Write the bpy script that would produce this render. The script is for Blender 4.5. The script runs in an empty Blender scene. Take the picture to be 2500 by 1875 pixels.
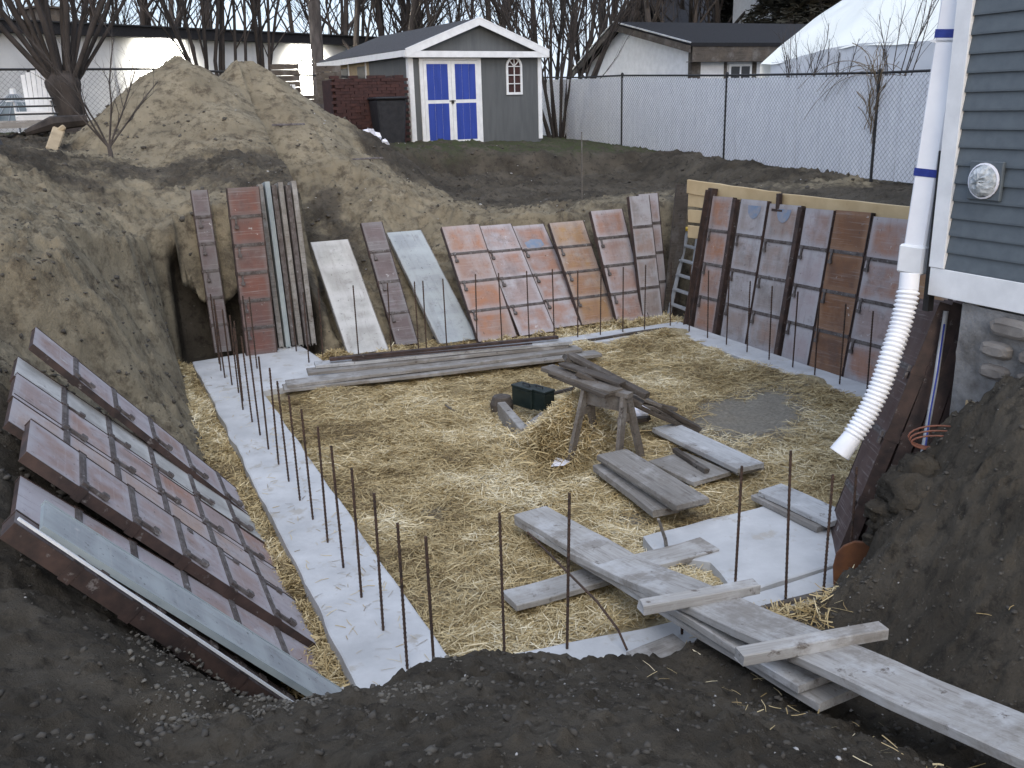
import bpy, math, random
import numpy as np
from mathutils import Vector, Matrix
random.seed(7); rng = np.random.default_rng(7)
S = bpy.context.scene
C = S.collection
R = math.radians

# ------------------------------------------------------------------ camera
FPX, PITCH, ROLL, YAW, EYE = 2243.6, .29486, -.027916, .42401, 3.1
def _axes():
    cp, sp, c, s = math.cos(PITCH), math.sin(PITCH), math.cos(ROLL), math.sin(ROLL)
    f = Vector((0, cp, -sp)); u = Vector((0, sp, cp)); x = Vector((1, 0, 0))
    xr = c*x + s*u; ur = -s*x + c*u
    Z = Matrix.Rotation(-YAW, 3, 'Z')
    return Z @ xr, Z @ ur, Z @ f
XR, UR, FW = _axes()
cam = bpy.data.cameras.new('camera'); co = bpy.data.objects.new('camera', cam); C.objects.link(co)
cam.sensor_width = 36; cam.lens = 36*FPX/2500; cam.clip_end = 600; cam.clip_start = .05
m = Matrix((XR, UR, -FW)).transposed().to_4x4(); m.translation = (0, 0, EYE); co.matrix_world = m
S.camera = co
S.render.resolution_x, S.render.resolution_y = 1024, 768
# ------------------------------------------------------------------ light
w = bpy.data.worlds.new('World'); S.world = w; w.use_nodes = True
nt = w.node_tree; bg = nt.nodes['Background']
sky = nt.nodes.new('ShaderNodeTexSky'); sky.sky_type = 'NISHITA'; sky.sun_disc = False
sky.sun_elevation = R(16); sky.sun_rotation = R(200); sky.air_density = 1.0; sky.dust_density = 2.5; sky.ozone_density = 1.6
# thin overcast veil over the clear dusk sky
tc = nt.nodes.new('ShaderNodeTexCoord'); nz = nt.nodes.new('ShaderNodeTexNoise'); nz.inputs['Scale'].default_value = 2.2; nz.inputs['Detail'].default_value = 6
nt.links.new(tc.outputs['Generated'], nz.inputs['Vector'])
cr = nt.nodes.new('ShaderNodeMapRange'); cr.inputs['From Min'].default_value = .3; cr.inputs['From Max'].default_value = .7; cr.inputs['To Min'].default_value = .55; cr.inputs['To Max'].default_value = .85
nt.links.new(nz.outputs['Fac'], cr.inputs['Value'])
mx = nt.nodes.new('ShaderNodeMix'); mx.data_type = 'RGBA'; mx.inputs['B'].default_value = (4.1, 4.75, 6.1, 1)
nt.links.new(cr.outputs['Result'], mx.inputs['Factor']); nt.links.new(sky.outputs[0], mx.inputs['A']); nt.links.new(mx.outputs['Result'], bg.inputs[0])
bg.inputs[1].default_value = .1
sun = bpy.data.lights.new('sun', 'SUN'); so = bpy.data.objects.new('sun', sun); C.objects.link(so)
sun.energy = .5; sun.angle = R(30); sun.color = (1, .96, .92)
so.rotation_euler = (R(40), 0, R(-20)+R(0))
S.view_settings.view_transform = 'Standard'; S.view_settings.look = 'None'; S.view_settings.gamma = 1; S.view_settings.exposure = 1.36
S.view_settings.use_curve_mapping = False

# ------------------------------------------------------------------ where things stand: sight lines of the survey photograph (2212 px wide view)
K = 2500/2212
def ray(px, py): return XR*((px*K-1250)/FPX) - UR*((py*K-937.5)/FPX) + FW
def _o(): return Vector((0, 0, EYE))
def atz(px, py, z=0.):
    d = ray(px, py); return _o() + d*((z-EYE)/d.z)
def aty(px, py, y):
    d = ray(px, py); return _o() + d*(y/d.y)
def atx(px, py, x):
    d = ray(px, py); return _o() + d*(x/d.x)
def atd(px, py, dist):
    d = ray(px, py); return _o() + d*(dist/math.hypot(d.x, d.y))

# ------------------------------------------------------------------ mesh helpers
class MB:
    def __init__(s): s.v = []; s.f = []; s.uv = []
    def add(s, vs, fs):
        n = len(s.v); s.v += [tuple(p) for p in vs]; s.f += [tuple(i+n for i in f) for f in fs]
    def box(s, c, size, M=None, taper=None):
        hx, hy, hz = size[0]/2, size[1]/2, size[2]/2
        vs = [Vector((x*hx, y*hy, z*hz)) for z in (-1, 1) for y in (-1, 1) for x in (-1, 1)]
        if M is not None: vs = [M @ p for p in vs]
        vs = [p + Vector(c) for p in vs]
        s.add(vs, [(0, 2, 3, 1), (4, 5, 7, 6), (0, 1, 5, 4), (2, 6, 7, 3), (0, 4, 6, 2), (1, 3, 7, 5)])
    def b0(s, x0, y0, z0, x1, y1, z1): s.box(((x0+x1)/2, (y0+y1)/2, (z0+z1)/2), (x1-x0, y1-y0, z1-z0))
    def bar(s, a, b, w, t, up=(0, 0, 1), shift=(0, 0)):
        a, b = Vector(a), Vector(b); d = (b-a); L = d.length; d.normalize()
        sd = d.cross(Vector(up));
        if sd.length < 1e-4: sd = d.cross(Vector((1, 0, 0)))
        sd.normalize(); u = sd.cross(d)
        M = Matrix((sd, d, u)).transposed()
        s.box((a+b)/2 + sd*shift[0] + u*shift[1], (w, L, t), M)
    def tube(s, pts, rads, n=6, cap=True):
        pts = [Vector(p) for p in pts]
        if not hasattr(rads, '__len__'): rads = [rads]*len(pts)
        base = len(s.v); prev = None
        for i, p in enumerate(pts):
            d = (pts[min(i+1, len(pts)-1)] - pts[max(i-1, 0)]).normalized()
            a = prev if prev is not None else (Vector((0, 0, 1)) if abs(d.z) < .9 else Vector((1, 0, 0)))
            x = d.cross(a); x = x.normalized() if x.length > 1e-5 else d.orthogonal().normalized(); y = x.cross(d).normalized(); prev = y
            for k in range(n):
                t = 2*math.pi*k/n; s.v.append(tuple(p + x*(rads[i]*math.cos(t)) + y*(rads[i]*math.sin(t))))
        for i in range(len(pts)-1):
            for k in range(n):
                a = base+i*n+k; b = base+i*n+(k+1) % n; s.f.append((a, b, b+n, a+n))
        if cap:
            s.f.append(tuple(base+k for k in range(n))); s.f.append(tuple(base+(len(pts)-1)*n+k for k in reversed(range(n))))
    def prism(s, poly, ext):
        n = len(poly); e = Vector(ext); P = [Vector(p) for p in poly]
        s.add(P + [p+e for p in P], [tuple(reversed(range(n))), tuple(range(n, 2*n))] + [(i, (i+1) % n, n+(i+1) % n, n+i) for i in range(n)])
    def lathe(s, prof, c=(0, 0, 0), n=16, M=None):
        base = len(s.v)
        for r, z in prof:
            for k in range(n):
                t = 2*math.pi*k/n; p = Vector((r*math.cos(t), r*math.sin(t), z))
                if M is not None: p = M @ p
                s.v.append(tuple(p+Vector(c)))
        for i in range(len(prof)-1):
            for k in range(n):
                a = base+i*n+k; b = base+i*n+(k+1) % n; s.f.append((a, b, b+n, a+n))
    def mesh(s, name, mat, smooth=False):
        me = bpy.data.meshes.new(name); me.from_pydata(s.v, [], s.f); me.materials.append(mat)
        if smooth: me.polygons.foreach_set('use_smooth', [True]*len(me.polygons))
        me.update(); return me
    def build(s, name, mat, parent=None, smooth=False, bevel=0):
        o = bpy.data.objects.new(name, s.mesh(name, mat, smooth)); C.objects.link(o)
        if parent: o.parent = parent
        if bevel:
            b = o.modifiers.new('bevel', 'BEVEL'); b.width = bevel; b.segments = 1; b.limit_method = 'ANGLE'
        return o
def tag(o, label=None, cat=None, group=None, kind=None):
    if label: o['label'] = label
    if cat: o['category'] = cat
    if group: o['group'] = group
    if kind: o['kind'] = kind
    return o
def empty(name, loc=(0, 0, 0), label=None, cat=None, group=None, M=None):
    o = bpy.data.objects.new(name, None); C.objects.link(o); o.empty_display_size = .1
    if M is not None: o.matrix_world = M
    else: o.location = loc
    return tag(o, label, cat, group)
def copy_tree(o, parent=None):
    c = o.copy(); C.objects.link(c)
    if parent is not None: c.parent = parent; c.matrix_parent_inverse = o.matrix_parent_inverse
    for ch in o.children: copy_tree(ch, c)
    return c

# ------------------------------------------------------------------ noise
def _hash(ix, iy, s):
    h = (ix*374761393 + iy*668265263 + s*974634777) & 0xffffffff
    h = ((h ^ (h >> 13))*1274126177) & 0xffffffff
    return ((h ^ (h >> 16)) & 0xffff)/65535.
def vnoise(x, y, s=0):
    x = np.asarray(x, float); y = np.asarray(y, float)
    ix = np.floor(x).astype(np.int64); iy = np.floor(y).astype(np.int64); fx = x-ix; fy = y-iy
    fx = fx*fx*fx*(fx*(fx*6-15)+10); fy = fy*fy*fy*(fy*(fy*6-15)+10)
    a = _hash(ix, iy, s); b = _hash(ix+1, iy, s); c = _hash(ix, iy+1, s); d = _hash(ix+1, iy+1, s)
    return (a+(b-a)*fx+(c-a)*fy+(a-b-c+d)*fx*fy)*2-1
def fbm(x, y, o=4, s=0, g=.5):
    r = 0; a = 1; t = 0
    for i in range(o):
        ca, sa = math.cos(i*1.3), math.sin(i*1.3)
        r = r + a*vnoise((x*ca-y*sa)*2**i+i*17.3, (x*sa+y*ca)*2**i-i*9.1, s+i); t += a; a *= g
    return r/t
def sstep(a, b, x):
    t = np.clip((np.asarray(x, float)-a)/(b-a), 0, 1); return t*t*(3-2*t)

# ------------------------------------------------------------------ materials
def srgb(r, g, b): return tuple(((c/255)/12.92 if c/255 <= .04045 else ((c/255+.055)/1.055)**2.4) for c in (r, g, b))
class NB:
    def __init__(s, name):
        s.m = bpy.data.materials.new(name); s.m.use_nodes = True; s.t = s.m.node_tree
        s.b = s.t.nodes['Principled BSDF']; s.b.inputs['Specular IOR Level'].default_value = .3
        s.tc = s.t.nodes.new('ShaderNodeTexCoord'); s.oi = s.t.nodes.new('ShaderNodeObjectInfo')
    def L(s, a, b): s.t.links.new(a, b)
    def coord(s, kind='Object', scale=(1, 1, 1), rnd=True, rot=None):
        mp = s.t.nodes.new('ShaderNodeMapping'); s.L(s.tc.outputs[kind], mp.inputs['Vector']); mp.inputs['Scale'].default_value = scale
        if rot: mp.inputs['Rotation'].default_value = rot
        if rnd:
            v = s.t.nodes.new('ShaderNodeMath'); v.operation = 'MULTIPLY'; s.L(s.oi.outputs['Random'], v.inputs[0]); v.inputs[1].default_value = 37.
            c = s.t.nodes.new('ShaderNodeCombineXYZ')
            for i in range(3): s.L(v.outputs[0], c.inputs[i])
            s.L(c.outputs[0], mp.inputs['Location'])
        return mp.outputs[0]
    def noise(s, vec, scale, detail=4, rough=.55, lo=None, hi=None, dist=0):
        n = s.t.nodes.new('ShaderNodeTexNoise'); s.L(vec, n.inputs['Vector']); n.inputs['Scale'].default_value = scale
        n.inputs['Detail'].default_value = detail; n.inputs['Roughness'].default_value = rough; n.inputs['Distortion'].default_value = dist
        o = n.outputs['Fac']
        return s.rng(o, lo, hi) if lo is not None else o
    def rng(s, o, lo, hi, a=0., b=1., smooth=False):
        r = s.t.nodes.new('ShaderNodeMapRange'); s.L(o, r.inputs['Value']); r.inputs['From Min'].default_value = lo; r.inputs['From Max'].default_value = hi
        r.inputs['To Min'].default_value = a; r.inputs['To Max'].default_value = b
        if smooth: r.interpolation_type = 'SMOOTHSTEP'
        return r.outputs['Result']
    def mix(s, f, a, b, mode='MIX'):
        n = s.t.nodes.new('ShaderNodeMix'); n.data_type = 'RGBA'; n.blend_type = mode
        for k, v in (('Factor', f), ('A', a), ('B', b)):
            if isinstance(v, (tuple, list)): n.inputs[k].default_value = tuple(v)+(1,) if len(v) == 3 else v
            elif isinstance(v, (int, float)): n.inputs[k].default_value = v
            else: s.L(v, n.inputs[k])
        return n.outputs['Result']
    def math(s, op, a, b=0.):
        n = s.t.nodes.new('ShaderNodeMath'); n.operation = op
        for i, v in enumerate((a, b)):
            if isinstance(v, (int, float)): n.inputs[i].default_value = v
            else: s.L(v, n.inputs[i])
        return n.outputs[0]
    def col(s, c):
        if isinstance(c, tuple): s.b.inputs['Base Color'].default_value = c+(1,) if len(c) == 3 else c
        else: s.L(c, s.b.inputs['Base Color'])
        return s
    def rough(s, v):
        if isinstance(v, (int, float)): s.b.inputs['Roughness'].default_value = v
        else: s.L(v, s.b.inputs['Roughness'])
        return s
    def bump(s, h, strength=.5, dist=.01):
        n = s.t.nodes.new('ShaderNodeBump'); s.L(h, n.inputs['Height']); n.inputs['Strength'].default_value = strength; n.inputs['Distance'].default_value = dist
        s.L(n.outputs[0], s.b.inputs['Normal']); return s
    def sep(s, vec):
        n = s.t.nodes.new('ShaderNodeSeparateXYZ'); s.L(vec, n.inputs[0]); return n.outputs
    def attr(s, name):
        n = s.t.nodes.new('ShaderNodeAttribute'); n.attribute_name = name; return n
def simple(name, c1, c2=None, scale=5, rough=.7, bump=.3, bdist=.004, stretch=(1, 1, 1), lo=.35, hi=.65, metal=0, detail=5, spots=None):
    n = NB(name); v = n.coord('Object', stretch); c2 = c2 or tuple(x*.75 for x in c1)
    c = n.mix(n.noise(v, scale, detail, .6, lo, hi), c1, c2)
    if spots: c = n.mix(n.noise(v, spots[1], 4, .7, spots[2], spots[2]+.08), c, spots[0])
    n.col(c).rough(rough).bump(n.noise(v, scale*6, 5, .65), bump, bdist); n.b.inputs['Metallic'].default_value = metal
    return n.m
M = {}
M['concrete'] = simple('fresh_concrete', (.56, .565, .57), (.40, .405, .41), 2.4, .85, .6, .008, spots=((.40, .38, .35), 4.5, .57), lo=.3, hi=.7)
M['wood_grey'] = simple('weathered_board', (.30, .28, .262), (.17, .155, .142), 3.4, .85, .5, .004, (1, 1, 1), spots=((.42, .40, .38), 4, .58))
M['wood_pale_grey'] = simple('bleached_scaffold_board', (.42, .41, .395), (.30, .285, .27), 2.6, .85, .45, .004, spots=((.22, .20, .19), 5, .66))
M['wood_mid'] = simple('old_brown_grey_wood', (.175, .155, .135), (.10, .088, .078), 4, .85, .5, .004)
M['wood_dark'] = simple('dark_wet_wood', (.10, .085, .072), (.045, .038, .033), 4, .8, .5, .004, (1, 1, 1))
M['wood_pale'] = simple('new_pine', (.62, .47, .27), (.52, .38, .21), 3, .7, .25, .002, (1, 1, 1), spots=((.40, .26, .13), 6, .68))
M['steel_brown'] = simple('brown_form_steel', (.075, .048, .04), (.035, .026, .024), 8, .65, .5, .003, spots=((.17, .15, .14), 14, .62))
M['steel_dusty'] = simple('cement_dusted_steel', (.15, .135, .13), (.07, .055, .05), 14, .8, .6, .004, spots=((.28, .27, .27), 22, .6))
M['rebar'] = simple('rusty_rebar', (.085, .05, .035), (.035, .026, .022), 30, .75, .6, .002)
M['steel_blue'] = simple('galvanised_steel_sheet', (.36, .40, .40), (.24, .28, .30), 3, .5, .2, .002, spots=((.15, .17, .18), 6, .66))
M['white'] = simple('white_paint', (.78, .79, .80), (.68, .69, .70), 6, .5, .12, .002)
M['white_vinyl'] = simple('white_vinyl', (.86, .87, .90), (.76, .77, .81), 3, .45, .1, .002, spots=((.45, .43, .40), 11, .68))
M['black'] = simple('black_metal', (.02, .02, .022), (.03, .03, .03), 10, .5, .1, .002)
M['black_plastic'] = simple('black_plastic', (.016, .017, .02), (.03, .03, .034), 10, .55, .1, .002)
M['siding'] = simple('grey_vinyl_siding', (.105, .125, .14), (.088, .105, .12), 14, .55, .35, .002, (.25, 1, 1))
M['t111'] = simple('grey_painted_plywood', (.112, .118, .122), (.09, .096, .10), 3, .7, .25, .003, (3, 3, .4))
M['blue_door'] = simple('cobalt_blue_paint', (.034, .066, .34), (.026, .052, .27), 4, .6, .2, .002, (3, 3, .4))
M['roof'] = simple('grey_asphalt_shingle', (.07, .07, .075), (.04, .04, .045), 18, .9, .6, .006)
M['roof_dark'] = simple('dark_asphalt_shingle', (.017, .017, .02), (.011, .011, .013), 14, .9, .5, .006)
M['old_white'] = simple('greyed_white_wall', (.50, .51, .52), (.42, .43, .445), 1.2, .85, .3, .006)
M['stucco'] = simple('white_stucco', (.66, .66, .66), (.56, .56, .57), 2, .85, .3, .006)
M['brick'] = simple('dark_red_brick', (.065, .030, .027), (.036, .019, .019), 5, .85, .6, .004, spots=((.2, .13, .12), 7, .66))
M['bark'] = simple('bark', (.060, .050, .045), (.028, .024, .022), 6, .95, .8, .01, (1, 1, .3))
M['bark_grey'] = simple('grey_bark', (.095, .082, .075), (.045, .038, .035), 6, .95, .8, .01, (1, 1, .3))
M['log'] = simple('pale_cut_wood', (.42, .34, .23), (.30, .24, .16), 5, .8, .4, .006)
M['glass'] = simple('dark_glass', (.02, .022, .025), (.03, .032, .036), 3, .08, .0, .001)
M['blue_tape'] = simple('blue_tape', (.02, .035, .2), (.03, .05, .26), 30, .4, .1, .001)
M['copper'] = simple('copper_tube', (.22, .085, .055), (.14, .06, .04), 20, .5, .1, .001)
M['dark_green'] = simple('dark_green_plastic', (.010, .017, .016), (.018, .028, .026), 9, .4, .2, .002)
M['navy'] = simple('navy_plastic', (.015, .02, .05), (.03, .035, .08), 9, .4, .2, .002)
M['yellow'] = simple('yellow_plastic', (.62, .40, .03), (.5, .33, .03), 12, .45, .1, .001)
M['alu'] = simple('aluminium', (.46, .47, .49), (.36, .37, .38), 9, .45, .1, .001, metal=.3)
M['fibre_brown'] = simple('brown_rail_paint', (.12, .08, .07), (.07, .05, .045), 9, .6, .1, .001)
M['orange'] = simple('orange_flag', (.95, .12, .05), (.8, .1, .05), 9, .6, .05, .001)
M['paper'] = simple('white_paper', (.80, .80, .84), (.70, .70, .76), 9, .7, .1, .002)
M['plywood'] = simple('bare_plywood', (.42, .33, .2), (.33, .25, .15), 3, .8, .2, .002)
M['rust_ply'] = simple('rust_orange_plywood', (.21, .085, .035), (.11, .05, .03), 5, .85, .5, .004)
M['stone'] = simple('rubble_stone', (.21, .195, .18), (.075, .065, .06), 2.2, .9, .8, .012, spots=((.34, .34, .34), 5, .6))
M['mortar'] = simple('old_mortar', (.24, .24, .24), (.10, .095, .09), 4, .95, .9, .015)
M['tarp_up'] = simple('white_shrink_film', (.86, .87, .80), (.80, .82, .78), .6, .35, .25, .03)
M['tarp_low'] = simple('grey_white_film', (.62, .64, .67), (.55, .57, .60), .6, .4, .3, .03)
M['dry_vine'] = simple('dry_vine', (.23, .18, .12), (.13, .10, .07), 10, .95, .3, .003)
M['conifer'] = simple('dark_conifer_needles', (.028, .03, .022), (.045, .04, .03), 3, .95, .4, .01)
M['lawn'] = simple('short_winter_grass', (.06, .075, .035), (.10, .09, .05), 8, .95, .4, .01)
def wood(name, c1, c2, dark, pale):
    n = NB(name); g = n.coord('Object', (.045, 1, 1)); v = n.coord('Object', (1, 1, 1)); g2 = n.coord('Object', (.12, 1, 1))
    c = n.mix(n.noise(g, 55, 6, .7, .35, .65), c1, c2); c = n.mix(n.math('MULTIPLY', n.noise(g2, 20, 5, .7, .55, .7), .7), c, dark); c = n.mix(n.math('MULTIPLY', n.noise(v, 3.2, 5, .7, .5, .66), .75), c, pale)
    c = n.mix(n.noise(v, 8, 5, .7, .61, .68), c, dark); c = n.mix(n.math('MULTIPLY', n.noise(v, 2.1, 6, .75, .52, .62), .5), c, (.14, .115, .09)); c = n.mix(n.math('MULTIPLY', n.noise(v, 1.3, 4, .6, .5, .7), .5), c, tuple(x*.55 for x in c1))
    n.col(c).rough(.87).bump(n.noise(g, 70, 5, .7), .6, .004); return n.m
M['wood_grey'] = wood('weathered_board', (.28, .265, .245), (.19, .175, .16), (.085, .072, .062), (.40, .39, .38))
M['wood_pale_grey'] = wood('bleached_scaffold_board', (.42, .405, .385), (.31, .295, .275), (.15, .13, .115), (.50, .50, .50))
M['wood_dark'] = wood('dark_wet_wood', (.10, .085, .072), (.06, .05, .043), (.025, .02, .018), (.17, .16, .15))
M['wood_mid'] = wood('old_brown_grey_wood', (.175, .155, .135), (.11, .096, .085), (.05, .042, .036), (.27, .26, .25))
M['wood_cement'] = wood('cement_covered_board', (.46, .465, .47), (.36, .365, .37), (.20, .185, .17), (.56, .57, .58))
def emit(name, col, s):
    m = bpy.data.materials.new(name); m.use_nodes = True; b = m.node_tree.nodes['Principled BSDF']
    b.inputs['Emission Color'].default_value = col+(1,); b.inputs['Emission Strength'].default_value = s; return m
M['flood'] = emit('lit_floodlight', (1, .95, .82), 40)

# form faces: plywood sheets stained cell by cell, cement-whitened along each cell's rim
def form_face(name, a, b, c, stain_amt, rim=(.42, .41, .43)):
    n = NB(name); v = n.coord('Object', (1, 1, 1)); uv = n.sep(n.tc.outputs['UV'])
    fv = n.math('FRACT', uv[1]); cell = n.math('FLOOR', uv[1])
    wn = n.t.nodes.new('ShaderNodeTexWhiteNoise'); wn.noise_dimensions = '2D'; cv = n.t.nodes.new('ShaderNodeCombineXYZ')
    n.L(cell, cv.inputs[0]); n.L(n.oi.outputs['Random'], cv.inputs[1]); n.L(cv.outputs[0], wn.inputs['Vector'])
    base = n.mix(n.noise(v, 2.6, 5, .6, .35, .65), a, b); base = n.mix(n.math('MULTIPLY', n.noise(v, 1.7, 5, .7, .48, .62), .75), base, rim); base = n.mix(n.math('MULTIPLY', n.noise(v, 5.5, 6, .7, .56, .7), .5), base, (.10, .075, .07))
    st = n.math('MULTIPLY', n.noise(v, 3.2, 5, .62, .36, .6), n.rng(wn.outputs['Value'], .1, .6, .15, 1.))
    base = n.mix(n.math('MULTIPLY', st, stain_amt), base, c)
    e1 = n.math('MINIMUM', fv, n.math('SUBTRACT', 1., fv)); e1 = n.math('MULTIPLY', e1, .46)
    eu = n.math('MINIMUM', uv[0], n.math('SUBTRACT', 1., uv[0])); eu = n.math('MULTIPLY', eu, .6)
    e = n.math('ADD', n.math('MINIMUM', e1, eu), n.math('MULTIPLY', n.noise(v, 9, 4), .06))
    base = n.mix(n.rng(e, .045, .14, .62, 0., True), base, rim)
    base = n.mix(n.noise(v, 26, 5, .7, .62, .72), base, (.07, .06, .06)); gv = n.coord('Object', (.25, 9, 1)); base = n.mix(n.math('MULTIPLY', n.noise(gv, 6, 5, .7, .55, .75), .45), base, (.48, .46, .46)); gv2 = n.coord('Object', (7, .5, 1)); base = n.mix(n.math('MULTIPLY', n.noise(gv2, 5, 5, .75, .60, .75), .6), base, (.11, .07, .05)); base = n.mix(n.noise(v, 7, 6, .75, .64, .70), base, (.50, .49, .48))
    sv = n.coord('Object', (1, .12, 1)); base = n.mix(n.math('MULTIPLY', n.noise(sv, 7, 4, .6, .5, .75), .35), base, (.12, .09, .08))
    n.col(base).rough(.75).bump(n.noise(v, 40, 5), .35, .002); return n.m
M['face_pink'] = form_face('pinkish_grey_form_ply', (.34, .275, .265), (.28, .225, .215), (.33, .17, .11), .8)
M['face_tan'] = form_face('tan_form_ply', (.38, .30, .27), (.33, .27, .25), (.40, .27, .20), .6)
M['face_lilac'] = form_face('lilac_grey_form_ply', (.42, .375, .385), (.35, .305, .315), (.27, .165, .125), .75)
M['face_orange'] = form_face('orange_stained_form_ply', (.31, .205, .16), (.27, .19, .165), (.35, .16, .085), .85, (.36, .33, .33))
M['face_ochre'] = form_face('ochre_stained_form_ply', (.37, .235, .11), (.30, .18, .10), (.28, .15, .10), .7, (.36, .31, .28))
M['face_rust'] = form_face('rust_brown_form_ply', (.24, .115, .055), (.18, .09, .05), (.12, .07, .05), .9, (.27, .16, .10))
M['face_red'] = form_face('brick_red_form_ply', (.175, .095, .08), (.13, .08, .075), (.21, .085, .062), .7, (.18, .15, .145))
M['face_grey'] = form_face('grey_form_ply', (.31, .285, .28), (.25, .23, .225), (.28, .17, .12), .7)
M['face_dim'] = form_face('dusty_mauve_form_ply', (.17, .135, .135), (.13, .105, .105), (.12, .09, .085), .6, (.2, .19, .19))
M['face_brown'] = form_face('red_brown_form_ply', (.085, .05, .042), (.06, .038, .034), (.05, .03, .028), .5, (.10, .07, .065))
M['face_white'] = form_face('cement_whitened_steel', (.50, .49, .46), (.40, .395, .37), (.30, .29, .27), .7, (.55, .54, .52))
M['face_steel'] = form_face('galvanised_form_skin', (.37, .395, .40), (.31, .33, .34), (.25, .265, .275), .5, (.40, .43, .43))
M['paint_blue'] = simple('pale_blue_spray_paint', (.17, .235, .34), (.27, .27, .30), 14, .7, .1, .001)
# ------------------------------------------------------------------ terrain
CP = [(0,0,1.5),(0,-4,1.5),(-4,0,1.6),(-6,5,1.9),(-5,10,2.3),(-.5,2.6,1.32),(-.6,4.2,1.25),(-.6,5.5,1.38),(-.7,7,1.72),(-.75,8,1.93),(-.8,10,2.22),(-.9,14,2.6),(0,12,1.85),(.7,13.2,1.6),
 (.87,2.0,1.27),(1.6,3.15,.66),(1.1,3.3,.70),(.5,3.3,.84),(.3,3.9,.84),(1.8,2.2,.98),(2.5,2.3,.56),(2.3,3.1,.40),(2.9,1.9,.46),(3.4,1.7,.45),(2.9,3.0,.16),(3.4,3.1,.12),(3.7,3.6,.34),(4.1,2.6,1.0),(4.8,3.3,1.52),(4.8,2,1.62),(4.9,3.85,1.18),(4.85,4.2,.72),(4.4,3.6,.98),(6,3,1.6),(9,3,1.6),(4.5,-2,1.5),
 (2.2,13.8,1.75),(4.6,14.0,1.42),(6.5,13.4,1.4),(8.6,13,1.55),(8.8,9,1.52),(8.8,5,1.5),(13,12.5,1.62),(13.2,17,1.76),(13.4,22,1.95),(13.8,27,2.1),(9,21.3,2.28),(7,21.3,2.33),(5,19.5,2.42),(1,14.2,2.1),(0,16.5,2.5),(0,21,2.82),(-3,22,2.65),(-5,30,2.7),(-15,30,2.8),(-15,5,2.2),(5,30,2.5),(22,20,1.8),(22,8,1.7),(12,36,2.2),(30,40,2),(-10,45,2.6),(40,0,1.6),(3.6,16.6,1.95),(6,16.5,1.75),(8,16.8,1.72),(10.5,17.2,1.66),(12,15,1.62),(10.5,12.5,1.55)]
CP = np.array(CP, float)
def _tps(d2): return np.where(d2 > 1e-12, d2*np.log(np.maximum(d2, 1e-12))*.5, 0)
_n = len(CP); _K = _tps(((CP[:, None, :2]-CP[None, :, :2])**2).sum(-1)) + np.eye(_n)*.02
_P = np.c_[np.ones(_n), CP[:, :2]]
_W = np.linalg.solve(np.block([[_K, _P], [_P.T, np.zeros((3, 3))]]), np.r_[CP[:, 2], np.zeros(3)])
def ground_raw(x, y):
    x = np.asarray(x, float); y = np.asarray(y, float); xc = np.clip(x, -16, 40); yc = np.clip(y, -5, 46)
    r = _W[_n]+_W[_n+1]*xc+_W[_n+2]*yc
    for i in range(_n): r = r + _W[i]*_tps((xc-CP[i, 0])**2+(yc-CP[i, 1])**2)
    return np.clip(r, .2, 3.2)
PIT = np.array([(.86, 4.26), (1.3, 4.14), (1.9, 4.04), (3.55, 3.95), (3.95, 4.05), (4.75, 4.42), (8.3, 4.5), (8.3, 10.6), (8.6, 10.9), (8.6, 12.2), (5.5, 12.0), (2.75, 12.1), (2.6, 12.75), (.82, 12.8)])
def pit_sd(x, y):   # distance outside the excavation floor, negative within it
    x = np.asarray(x, float); y = np.asarray(y, float); d = np.full(x.shape, 1e9); ins = np.zeros(x.shape, bool)
    n = len(PIT)
    for i in range(n):
        ax, ay = PIT[i]; bx, by = PIT[(i+1) % n]; ex, ey = bx-ax, by-ay
        t = np.clip(((x-ax)*ex+(y-ay)*ey)/(ex*ex+ey*ey), 0, 1); d = np.minimum(d, (x-ax-ex*t)**2+(y-ay-ey*t)**2)
        c = ((ay > y) != (by > y)) & (x < (bx-ax)*(y-ay)/((by-ay) if by != ay else 1e-9)+ax); ins ^= c
    d = np.sqrt(d); return np.where(ins, -d, d)
def bank_slope(x, y):
    s = 2.2+0*x
    s = np.where(y > 11.9, .68 + 1.0*sstep(5.2, 6.2, x) + 2.0*sstep(7.6, 8.2, x), s)
    s = s + (9.-s)*sstep(3.0, 2.6, x)*sstep(12.2, 12.5, y)
    s = np.where(x < .8, np.where(y < 12.4, 1.0+1.0*sstep(8.2, 9.2, y)+3*sstep(10.5, 11.6, y), s), s)
    s = np.where((y < 4.4) & (x > .8) & (x < 4.0), 1.0+.5*sstep(.8, 1.4, x), s)
    s = np.where(x > 8.1, 4.5, s)
    s = np.where((x > 4.2) & (x < 8) & (y < 4.8), 2.0+7*sstep(4.2, 4.7, x), s)
    return s
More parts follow.
